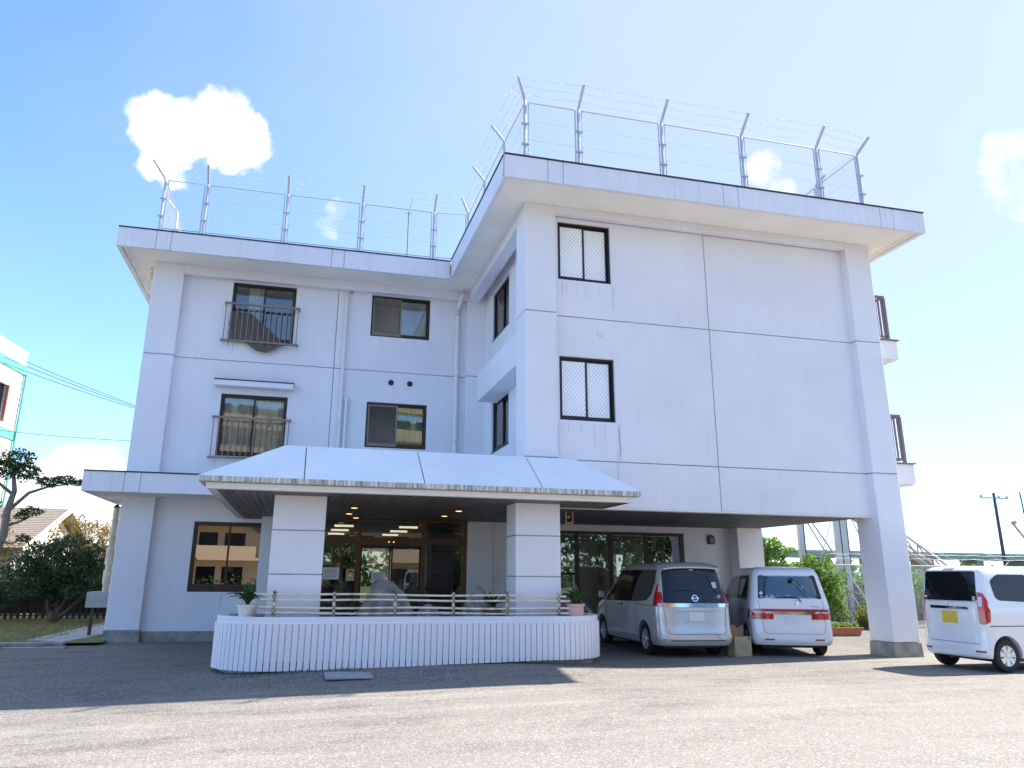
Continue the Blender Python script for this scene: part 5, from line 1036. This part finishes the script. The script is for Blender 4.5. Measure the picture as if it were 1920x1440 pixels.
# --- small white box car at the right edge
b3 = Body(3.40, 1.87, [(.22, .70), (.32, .732), (.9, .738), (1.1, .735), (1.2, .72), (1.72, .655), (1.80, .62), (1.85, .56), (1.87, .46)],
          [(.22, .05), (.28, .0), (.46, .0), (.54, .03), (1.1, .045), (1.25, .06), (1.75, .125), (1.80, .14), (1.85, .24), (1.87, .42)],
          [(.22, 3.36), (.4, 3.40), (.8, 3.38), (.98, 3.30), (1.06, 3.1), (1.14, 2.92), (1.5, 2.62), (1.75, 2.38), (1.85, 2.15), (1.87, 1.9)], ar=.24, af=.5)
def boxcar(label, loc, th, plate, grp=None):
    V = car('small_white_car', label, loc, th, b3, PAINTW, .285, .16, .50, 2.52, 'cover', ALLOY)
    if grp: V['group'] = grp
    patch(b3, 'rear', [(-.60, 1.235), (.60, 1.235), (.575, 1.775), (-.575, 1.775)], CARGL, 'rear_window', V, off=.007, r=.05)
    side_both(b3, [(.42, 1.30), (.50, 1.25), (1.28, 1.22), (1.28, 1.72), (.58, 1.72), (.38, 1.60)], CARGL, 'quarter_window', V, off=.005, r=.07)
    side_both(b3, [(1.36, 1.22), (2.10, 1.20), (2.10, 1.72), (1.36, 1.72)], CARGL, 'door_window', V, off=.005, r=.04)
    side_both(b3, [(2.17, 1.20), (2.86, 1.18), (2.42, 1.66), (2.17, 1.70)], CARGL, 'front_window', V, off=.005, r=.04)
    patch(b3, 'front', [(-.62, 1.18), (.62, 1.18), (.54, 1.70), (-.54, 1.70)], CARGL, 'windscreen', V, off=.007, r=.05)
    for s in (-1, 1):
        sd_ = 'left' if s < 0 else 'right'
        patch(b3, 'rear', [(s*.62, .84), (s*.715, .84), (s*.69, 1.36), (s*.645, 1.40), (s*.61, 1.38)][::s], LENSR, 'tail_lamp', V, off=.014, r=.02)
        patch(b3, sd_, [(.085, .82), (.19, .88), (.22, 1.08), (.19, 1.12), (.21, 1.24), (.16, 1.38), (.10, 1.40)], LENSR, 'tail_lamp_side', V, off=.014, r=.015)
        patch(b3, 'rear', [(s*.628, 1.14), (s*.685, 1.14), (s*.675, 1.32), (s*.628, 1.32)][::s], LENSC, 'reverse_lamp', V, off=.019, r=.028)
        patch(b3, 'rear', [(s*.50, .34), (s*.68, .34), (s*.68, .37), (s*.50, .37)][::s], LENSD, 'bumper_reflector', V, off=.007, r=.008)
        seam(b3, sd_, [(.17, .80), (1.22, .80)], V, rad=.008, name='door_rail'); seam(b3, sd_, [(1.32, 1.78), (1.32, .75), (1.0, .50), (.95, .3)], V, rad=.0035); seam(b3, sd_, [(2.14, 1.76), (2.14, .3)], V, rad=.0035)
        patch(b3, sd_, [(1.5, 1.02), (1.68, 1.02), (1.68, 1.06), (1.5, 1.06)], CHROME, 'door_handle', V, off=.03, th=.025, r=.012)
        patch(b3, 'front', [(s*.40, .72), (s*.70, .72), (s*.70, .98), (s*.42, .96)][::s], LENSC, 'headlight', V, off=.01, r=.04)
        patch(b3, sd_, [(2.2, 1.86-.12), (1.3, 1.86-.10), (1.3, 1.86-.125), (2.2, 1.86-.145)], CHROME, 'rain_guard', V, off=.02, r=0)
    patch(b3, 'front', [(-.45, .38), (.45, .38), (.52, .55), (-.52, .55)], BLACK, 'grille', V, off=.006, r=.03)
    patch(b3, 'rear', [(-.42, 1.085), (.45, 1.085), (.42, 1.13), (-.44, 1.14)], CHROME, 'chrome_garnish', V, off=.018, r=.012)
    patch(b3, 'rear', [(-.30, .82), (.28, .82), (.26, 1.075), (-.34, 1.075)], PAINTW, 'plate_recess', V, off=.004, r=.04)
    patch(b3, 'rear', [(-.175, .83), (.175, .83), (.175, 1.045), (-.175, 1.045)], PLATEY if plate else PLATEW, 'number_plate', V, off=.014, th=.01, r=.008)
    patch(b3, 'rear', [(-.115, 1.80), (.115, 1.80), (.115, 1.835), (-.115, 1.835)], LENSD, 'high_brake_lamp', V, off=.008, r=.006)
    h_emblem(V, (-.03, b3.rear(0, 1.185)-.008, 1.185), .75, CHROME)
    seam(b3, 'rear', [(-.605, .85), (-.58, .58), (-.50, .50), (.58, .485)], V, rad=.0035); seam(b3, 'rear', [(-.60, 1.22), (.60, 1.22)], V, rad=.0025)
    for x, z, mt in ((.555, 1.305, M('green_oval_sticker', (.35, .65, .35), .5)), (.555, 1.265, M('blue_oval_sticker', (.40, .60, .85), .5)), (-.55, 1.30, M('white_diamond_sticker', (.65, .68, .75), .5))):
        st = MB().lathe([(.04, 0), (.04, .002)], (0, 0, 0), 18).obj('sticker', mt, V, loc=(x, b3.rear(x, z)-.010, z)); st.rotation_euler = (R(90), 0, 0); st.scale = (1, .5, 1)
    MB().lathe([(.05, 0), (.02, .03)], (.30, .95, 1.868), 12).tube([(.30, .95, 1.89), (.18, .80, 2.08)], .005, 6).obj('roof_aerial', BLACK, V)
    return V
boxcar('small white box-shaped car with a yellow plate cut by the right edge of the photo', (12.17, 12.78, .0), 88, True)
boxcar('white box-shaped car standing nearer the camera just outside the right edge', (11.75, 8.75, .0), 92, False)
boxcar('white car facing the entrance, seen only mirrored in the entrance glass', (5.9, .2, .0), 12, False)
# cardboard box behind the silver van
cb = thing('cardboard_box', 'open tan cardboard box with green print standing on the asphalt between the two vans', 'box', (9.42, 15.55, 0), .06)
MB().box(-.205, .205, 0, .01, .0, .40).box(-.205, .205, .27, .28, 0, .40).box(-.205, -.195, .01, .27, 0, .40).box(.195, .205, .01, .27, 0, .40).box(-.19, .19, .01, .27, 0, .01).obj('carton', CARD, cb)
for k, (a, y, hgt) in enumerate(((-.12, .05, .62), (-.05, .08, .56), (.02, .1, .60), (-.15, .12, .52))):
    q = MB().box(-.07, .07, -.006, .006, 0, hgt).obj('folded_board', M('brown_cardboard', (.30, .19, .10), .9), cb, loc=(a, y, .02)); q.rotation_euler = (0, R(-8+6*k), R(10*k))
pm = MB(); random.seed(1)
for z, a, b, n in ((.20, -.06, .12, 7), (.165, -.08, .13, 9), (.12, -.02, .12, 5), (.31, -.16, -.02, 5)):
    for i in range(n): x = a+(b-a)*i/n; pm.box(x, x+(b-a)/n*.7, -.0015, -.0005, z-random.uniform(.004, .010), z+random.uniform(.004, .012))
pm.obj('green_print', GREENP, cb); pm = MB()
for i in range(5): pm.box(.12+.012*i, .128+.012*i, -.0015, -.0005, .34, .38)
for i in range(4): pm.box(-.18+.016*i, -.168+.016*i, -.0015, -.0005, .03, .045)
pm.obj('black_print', BLACK, cb); MB().lathe([(.03, 0), (.03, .001)], (0, 0, 0), 14).obj('leaf_print', M('pale_green_print', (.30, .45, .26), .7), cb, loc=(-.13, -.0005, .19)); COL.objects[-1].rotation_euler = (R(90), 0, 0)
# ------------------------------------------------------------------ right-hand background behind the bay
fr = thing('chain_link_fence', 'grey chain link fence with a top rail behind the parking bay and pillar', 'fence', (0, 0, 0)); lk = MB()
FP = [(14.2, 26.0), (18.6, 24.6), (22.2, 24.2), (26.5, 23.8), (31, 23.4), (36, 23)]
for (x, y) in FP: MB().tube([(x, y, 0), (x, y, 2.12)], .03, 8).obj('post', STEEL, fr)
for a, b in zip(FP[:-1], FP[1:]):
    MB().tube([(*a, 2.1), (*b, 2.1)], .026, 8).obj('top_rail', M('beige_rail', (.50, .47, .40), .5, metal=.3), fr); MB().tube([(*a, 1.85), (*b, 1.85)], .018, 6).obj('mid_rail', STEEL, fr)
    chain_link(lk, a, b, .05, 2.1, pitch=.10, r=.005)
    for k in range(2): lk.tube([(a[0]+(b[0]-a[0])*i/14, a[1]+(b[1]-a[1])*i/14-.1*k, 2.35+.14*k+.015*math.sin(i*2+k)) for i in range(15)], .0035, 4)
    L_ = math.hypot(b[0]-a[0], b[1]-a[1]); cx = np.linspace(0, 1, 90)
    if a[0] > 20: lk.tube([(a[0]+(b[0]-a[0])*t, a[1]+(b[1]-a[1])*t+.22*math.cos(t*L_*3.2), 2.38+.22*math.sin(t*L_*3.2)) for t in cx], .0045, 4)
lk.obj('fence_mesh', WIRE, fr, kind='stuff')
SPL = M('pale_painted_steel', (.50, .53, .55), .45, metal=.3); SPD = M('dark_green_steel', (.05, .09, .09), .5)
for i, (x, y, lb) in enumerate(((17.75, 24.9, 'leftmost tall steel post seen under the parking bay behind the vines'), (19.3, 24.9, 'middle tall steel post seen beside the white pillar behind the fence'), (20.15, 25.6, 'rightmost tall steel post with a dark green side beside the white pillar'))):
    t = thing('steel_post', lb, 'post', (x, y, 0), 0, 'tall steel posts behind the parking bay'); MB().box(-.10, .07, -.08, .08, 0, 9).obj('column', SPL, t, bevel=.01); MB().box(.072, .14, -.06, .10, 0, 9).obj('flange', SPD, t)
for (a, b, r), lb in zip((((17.9, 24.9, 3.9), (20.2, 24.9, .2), .03), ((17.95, 25.1, 4.3), (20.9, 25.1, .2), .035), ((19.3, 24.9, 4.2), (18.2, 24.9, 1.6), .018), ((20.1, 25.5, 4.6), (22.0, 25.5, .6), .025), ((20.0, 24.8, 3.9), (21.6, 24.8, 1.2), .015)), ('inner of two parallel grey brace rods slanting down right from the leftmost tall post', 'outer and thicker of two parallel brace rods slanting down right from the leftmost tall post', 'thin brace rod slanting down left from the middle tall post', 'long brace rod slanting down right from the rightmost tall post', 'thinnest brace rod just left of the white pillar')):
    tag(MB().tube([a, b], r, 8).obj('brace_rod', STEEL), lb, 'brace', 'brace rods of the tall posts')
# leaning lattice truss
tr = thing('lattice_truss', 'pale lattice truss sloping down to the right behind the fence and small white car', 'truss', (0, 0, 0))
A, Bq = Vector((18.3, 26.5, 6.6)), Vector((26.2, 26.5, 1.6)); TB = M('tan_steel', (.40, .33, .24), .6); TP = M('pale_steel', (.62, .60, .56), .5)
for off, mt in (((0, 0, .18), TP), ((0, .5, .10), TP), ((0, 0, -.42), TP), ((0, .5, -.45), TB)):
    o = Vector(off); MB().tube([A+o, Bq+o], .05, 6).obj('chord', mt, tr)
MB().add([A+Vector((0, 0, -.43)), A+Vector((0, .5, -.47)), Bq+Vector((0, .5, -.47)), Bq+Vector((0, 0, -.43)), A+Vector((0, 0, -.62)), Bq+Vector((0, 0, -.62))], [(0, 1, 2, 3), (4, 5, 3, 0)]).obj('flange_plate', TB, tr)
w_ = MB()
for i in range(12):
    t0, t1 = i/12, (i+1)/12; w_.tube([A.lerp(Bq, t0)+Vector((0, 0, .18)), A.lerp(Bq, t1)+Vector((0, 0, -.42))], .022, 5); w_.tube([A.lerp(Bq, t0)+Vector((0, 0, -.42)), A.lerp(Bq, t0)+Vector((0, 0, .18))], .022, 5); w_.tube([A.lerp(Bq, t0)+Vector((0, 0, -.42)), A.lerp(Bq, t1)+Vector((0, .5, -.45))], .022, 5)
w_.obj('web_bars', TB, tr)
wd = Vector((0, 0, -.42)); MB().add([A+wd+Vector((0, .02, 0)), Bq+wd+Vector((0, .02, 0)), Bq+Vector((0, .02, .18)), A+Vector((0, .02, .18))], [(0, 1, 2, 3)]).obj('side_netting', glass('grey_net_sheet', (.62, .60, .58), .0), tr)
MB().tube([(24.9, 22.6, 3.6), (26.0, 22.4, 2.0)], .045, 8).tube([(24.9, 22.6, 3.6), (25.0, 22.6, 3.66)], .08, 8).obj('leaning_pipe', STEEL, label='short leaning grey pipe rising above the roof of the small white car', cat='pipe')
# vines and shrubs
random.seed(9); t = thing('climbing_vine', 'tall mass of green climbing vine covering the fence beside the white minivan', 'vine', (17.3, 24.2, 0)); tm = MB(); ends = []
for k in range(5): branch(tm, (random.uniform(-.4, 1.2), .1, 0), (random.uniform(-.2, .2), 0, 1), .03, 1.0, 2, ends, .55)
tm.obj('stems', BARK, t); leaves('leaves', [(0, 0, 1.95, .7, .4, .32), (.7, 0, 1.75, .6, .4, .5), (1.1, -.1, 1.25, .42, .4, .6), (.3, 0, 1.2, .8, .4, .7), (1.2, 0, .5, .32, .3, .5), (.2, 0, 2.3, .3, .3, .16), (.9, 0, 2.35, .12, .2, .25), (1.5, 0, 1.7, .22, .2, .3)]+[(e.x, 0, min(2.25, e.z), .22, .2, .2) for e in ends], 8500, .06, LEAFB, t)
random.seed(12); t = thing('bright_young_tree', 'bright green young tree with a slanting stem behind the rear pillar of the bay', 'tree', (15.45, 23.4, 0)); tm = MB(); tm.tube([(.9, 0, 1.5), (.5, 0, 2.2), (.2, 0, 2.75), (-.1, 0, 3.0)], [.04, .035, .025, .01], 7); tm.tube([(-.2, 0, 0), (-.2, 0, 2.0), (0, 0, 2.8)], [.05, .035, .01], 7).tube([(-.2, 0, 1.8), (-.5, 0, 2.6)], .015, 6)
tm.obj('trunk', BARK, t); leaves('crown', [(0, 0, 2.75, .45, .4, .2), (.35, 0, 2.5, .4, .35, .22), (-.45, 0, 2.9, .35, .3, .16), (-.3, 0, 2.45, .4, .3, .3), (-.5, 0, 2.0, .4, .3, .35), (.0, 0, 2.1, .5, .4, .3), (-.9, 0, 2.7, .2, .2, .2), (.8, 0, 2.55, .2, .2, .1), (.45, 0, 1.9, .5, .3, .3)], 2600, .06, LEAFB, t)
t = thing('round_clipped_bush', 'low rounded yellow-green clipped bush behind the pillar beside the flower trough', 'bush', (19.2, 23.2, 0)); leaves('leaves', [(0, 0, .42, .85, .6, .42), (.8, .1, .40, .6, .5, .42), (-.45, -.1, .35, .4, .45, .33)], 5200, .04, LEAFH, t); MB().box(-.6, .9, -.2, .2, 0, .3).obj('stems', BARK, t)
# flower trough
t = thing('flower_trough', 'terracotta coloured flower trough with small white and green plants on the ground behind the vans', 'planter', (15.9, 20.6, 0)); MB().add([(-.40, -.12, 0), (.40, -.12, 0), (.40, .12, 0), (-.40, .12, 0), (-.47, -.17, .24), (.47, -.17, .24), (.47, .17, .24), (-.47, .17, .24)], [(0, 3, 2, 1), (0, 1, 5, 4), (1, 2, 6, 5), (2, 3, 7, 6), (3, 0, 4, 7), (4, 5, 6, 7)]).box(-.49, .49, -.19, -.16, .20, .25).obj('trough', TERRA, t, bevel=.008)
leaves('leaves', [(x, 0, .30, .12, .1, .08) for x in (-.35, -.1, .1, .33)], 420, .035, LEAFB, t); leaves('flowers', [(-.3, 0, .36, .12, .1, .04), (.05, 0, .36, .1, .1, .03)], 60, .02, M('white_petal', (.75, .7, .7), .6), t)
# far hedge line, greenery
fgb = [(x, 28+.5*math.sin(x), random.uniform(.8, 1.3), 1.0, .7, random.uniform(.9, 1.25)) for x in np.arange(13, 44, .9)]
t = thing('fence_side_hedge', 'green hedge growing along the back of the chain link fence at the right', 'hedge', (0, 0, 0)); leaves('leaves', fgb, 15000, .085, LEAFB, t, kind='stuff'); MB().box(13, 44, 28.2, 28.6, 0, 1.5).obj('inner_stems', M('dark_stems', (.03, .03, .02), 1), t)
dr = [(x, 25.4, random.uniform(.5, .9), .5, .15, .7) for x in np.arange(19.5, 32, .5)]
leaves('dry_creeper', dr, 2600, .05, M('dry_brown_leaf', (.12, .07, .045), .8, island=.5, trans=.3), None, label='dry brown creeper on the lower chain link fence beside the pillar', cat='creeper', kind='stuff')
# viaduct far away, low buildings
VC = M('grey_viaduct_concrete', (.30, .33, .35), .8)
via = thing('far_viaduct', 'long grey elevated viaduct along the horizon at the far right', 'viaduct', (0, 0, 0)); MB().box(60, 420, 150, 158, 6.3, 7.4).obj('deck', VC, via); MB().box(60, 420, 149.6, 149.9, 7.3, 7.8).obj('parapet', M('pale_green_barrier', (.34, .42, .41), .7), via)
for x in range(70, 420, 14): MB().box(x, x+2, 151, 156, 0, 6.3).obj('pier', VC, via)
far = [(x, 80+10*math.sin(x*.3), 1.4, 3.0, 2, random.uniform(1.2, 2.6)) for x in np.arange(50, 180, 4.5)]
leaves('far_treeline', far, 6000, .45, LEAFB, None, label='band of bright green shrubs in the distance below the viaduct', cat='shrubs', kind='stuff')
far = [(x, 120+10*math.sin(x*.3), 2, 5, 3, random.uniform(3, 5)) for x in np.arange(-90, 60, 6)]
leaves('far_trees', far, 5000, .7, LEAFM, None, label='distant line of green trees behind the white building', cat='trees', kind='stuff')
# utility poles
def pole(label, loc, h, arm, wires=True, tilt=0):
    t = thing('utility_pole', label, 'utility pole', loc, 0, 'utility poles'); MB().tube([(0, 0, 0), (tilt, 0, h)], [.17*h/9, .11*h/9], 10).obj('pole', M('dark_pole', (.085, .07, .075), .8), t)
    MB().box(-arm, arm, -.05, .05, h-.55, h-.43).obj('crossarm', STEEL, t)
    m = MB(); m.tube([(-arm*.6, 0, h-.5), (0, 0, h-1.6)], .03, 5); m.tube([(arm*.6, 0, h-.5), (0, 0, h-1.6)], .03, 5); m.obj('arm_brace', STEEL, t)
    for x in (-arm*.9, arm*.35, arm*.92): MB().lathe([(.05, 0), (.14, .04), (.14, .10), (.08, .14), (.12, .2), (.05, .26)], (x, 0, h-.43), 10).obj('insulator', M('white_insulator', (.55, .55, .6), .4), t)
    return t
pole('utility pole with one crossarm and braces standing beyond the fence at the far right', (64.4, 60, 0), 9.75, 1.65)
MB().tube([(35.2, 31, 0), (34.9, 31, 5.9)], .035, 6).obj('slender_pole', SPD, label='thin dark pole cut by the right edge of the photo beyond the fence', cat='pole')
pole('utility pole just peeking out behind the left edge of the white building', (-7.5, 41, 0), 9.4, .7)
# cables
def cable(p, q, sag, r=.012):
    p, q = Vector(p), Vector(q); pts = []
    for i in range(17): t = i/16; w = p.lerp(q, t); w.z -= sag*4*t*(1-t); pts.append(w)
    return pts
for dz, lb in ((0, 'topmost of three overhead cables at the upper left'), (.28, 'middle of three overhead cables at the upper left'), (.62, 'lowest of three close overhead cables at the upper left')): tag(MB().tube(cable((-16.0, 40, 12.45-dz), (-7.6, 41, 9.45-dz*.15), .12), .013, 5).obj('overhead_cable', BLACK), lb, 'cable', 'overhead cables at the upper left')
tag(MB().tube(cable((-16, 38, 7.9), (-4, 40, 7.9), .25), .013, 5).obj('overhead_cable', SPD), 'lowest overhead cable sagging above the leaning pruned tree', 'cable')
# white building at the far left
REDF = M('red_frame', (.55, .16, .12), .6)
ah = thing('white_house', 'tall white building with pale green bands at the far left edge', 'building', (-14.2, 42.5, 0), -R(6)); WH = M('cream_white_render', (.80, .78, .74), .8, var=.06); GB = M('pale_green_band', (.10, .40, .32), .7)
wallgrid(MB(), 'y', -20, 0, 0, 12.3, -.25, 0, [(-2.7, -1.5, 8.6, 10.4), (-6, -4.6, 8.6, 10.4), (-2.7, -1.5, 4.6, 6.4), (-6, -4.6, 4.6, 6.4)]).obj('wall', WH, ah); MB().box(-12, 0, -.25, 0, 0, 12.3).obj('wall', WH, ah); MB().box(-12, .02, -20, .02, 12.3, 12.45).obj('roof', WH, ah)
for z0, z1 in ((11.25, 11.7), (7.9, 8.35), (4.3, 4.75)): MB().box(-.0, .05, -20, .03, z0, z1).obj('green_band', GB, ah)
MB().tube([(.1, -.05, 0), (.1, -.05, 11.3)], .05, 8).obj('downpipe', GB, ah)
for y0 in (-2.7, -6): 
    for z0 in (8.6, 4.6): w_ = MB().box(-.2, -.14, y0, y0+1.2, z0, z0+1.8).obj('window', CARGL, ah); [MB().box(-.02, .10, y0+q_-.05, y0+q_+.05, z0, z0+1.8).obj('window_frame', REDF, w_) for q_ in (0, 1.2)]
# grey-roofed house
gh = thing('grey_roofed_house', 'low cream house with a grey-brown gabled roof behind the hedge at the left', 'house', (-9.4, 36, 0)); SH = M('grey_brown_shingle', (.26, .215, .19), .9, var=.25, vscale=9, bump=.4)
MB().add([(0, 0, 4.17), (-9, 0, 4.17), (-9, -5.1, 2.42), (.0, -5.1, 2.42), (0, 0, 4.05), (-9, 0, 4.05), (-9, -5.1, 2.30), (0, -5.1, 2.30)], [(0, 1, 2, 3), (7, 6, 5, 4), (0, 3, 7, 4), (3, 2, 6, 7)]).obj('roof', SH, gh); MB().add([(0, 0, 4.17), (-9, 0, 4.17), (-9, 5.1, 2.42), (0, 5.1, 2.42)], [(3, 2, 1, 0)]).obj('roof', SH, gh)
for k in range(1, 22): y = -5.1*k/22; MB().box(-9, -.001, y-.012, y+.0, 4.17-1.75*k/22+.002, 4.17-1.75*k/22+.014).obj('shingle_course', SH, gh)
MB().add([(.0, 0, 4.20), (.0, -5.15, 2.42), (.0, -5.15, 2.2), (.0, 0, 3.98), (.05, 0, 4.20), (.05, -5.15, 2.42), (.05, -5.15, 2.2), (.05, 0, 3.98)], [(0, 1, 2, 3), (7, 6, 5, 4), (0, 4, 5, 1), (2, 6, 7, 3), (1, 5, 6, 2)]).obj('bargeboard', WH, gh)
MB().add([(-.5, -4.6, 0), (-.5, 4.6, 0), (-.5, 4.6, 2.4), (-.5, 0, 4.0), (-.5, -4.6, 2.4)], [(0, 1, 2, 3, 4)]).obj('gable_wall', WH, gh); MB().box(-9, -.5, -4.6, -4.5, 0, 2.4).obj('front_wall', WH, gh)
for x in (-1.4, -2.2, -3.0): MB().box(x-.04, x+.04, -4.66, -4.6, .2, 2.3).obj('wall_batten', M('brown_post', (.25, .2, .14), .8), gh)
MB().box(-.6, -.48, -1.5, -.3, 1.2, 2.2).obj('window', CARGL, gh)
# opposite side of the yard (what the glass mirrors)
ap = thing('apartment_block', 'beige apartment block with balconies across the yard, mirrored in the windows', 'building', (-2, -34, 0), R(168)); BE = M('beige_render', (.62, .48, .33), .8, var=.08)
MB().box(-22, 14, 0, 12, 0, 17).obj('wall', BE, ap)
for z in range(0, 17, 3):
    MB().box(-22, 14, -1.5, 0, z+2.75, z+3.0).obj('balcony_floor', BE, ap)
    for x in range(-22, 13, 6): MB().box(x, x+5.6, -1.5, -1.38, z+3.0, z+4.0).obj('balcony_front', BE, ap); MB().box(x+.8, x+2.6, -.04, -.0, z+.2, z+2.2).box(x+3.2, x+4.8, -.04, 0, z+.2, z+2.2).obj('window', CARGL, ap)
for (x, y, h_, lb) in ((-9, -14, 4.4, 'leafy green tree across the yard left of the camera, mirrored in the glass'), (3, -16, 4.8, 'leafy green tree across the yard behind the camera, mirrored in the entrance glass'), (12, -12, 4.2, 'leafy green tree across the yard right of the camera, mirrored in the glass')):
    t = thing('yard_tree', lb, 'tree', (x, y, 0)); MB().tube([(0, 0, 0), (.1, 0, h_*.6)], [.16, .08], 8).obj('trunk', BARK, t); leaves('crown', [(0, 0, h_*.7, 1.8, 1.5, 1.2), (1.1, 0, h_*.55, 1.2, 1, .9), (-1.1, .3, h_*.6, 1.2, 1, .9)], 2600, .12, LEAFM, t)
for (x, y, h_, lb) in ((20, -9, 8.5, 'tall dense dark tree right of the camera, added to darken the bay window reflections'), (27, -13, 9.5, 'tallest dark tree across the yard at the far right, added to darken the bay window reflections'), (14, -15, 8.0, 'tall dark tree straight behind the small yard tree, added to darken the bay window reflections')):  # unseen trees added to block the bright horizon in the bay window reflections
    t = thing('yard_tree', lb, 'tree', (x, y, 0)); MB().tube([(0, 0, 0), (.1, 0, h_*.6)], [.25, .12], 8).obj('trunk', BARK, t); leaves('crown', [(0, 0, h_*.6, 3.4, 2.6, h_*.33), (2, 0, h_*.4, 2.4, 2, h_*.25), (-2, .3, h_*.4, 2.4, 2, h_*.25)], 4200, .2, LEAFD, t)
t = thing('yard_hedge', 'green hedge along the far side of the yard behind the camera', 'hedge', (0, -10, 0)); leaves('leaves', [(x, 0, .7, 1.1, .5, .8) for x in np.arange(-18, 20, 1.3)], 6000, .1, LEAFM, t, kind='stuff'); MB().box(-18, 20, -.2, .2, 0, .9).obj('inner_stems', BARK, t)
MB().box(-16, -6, -7.2, -7.0, 0, 1.9).obj('yard_wall', BE, label='plain beige block wall across the yard behind the camera', cat='wall')
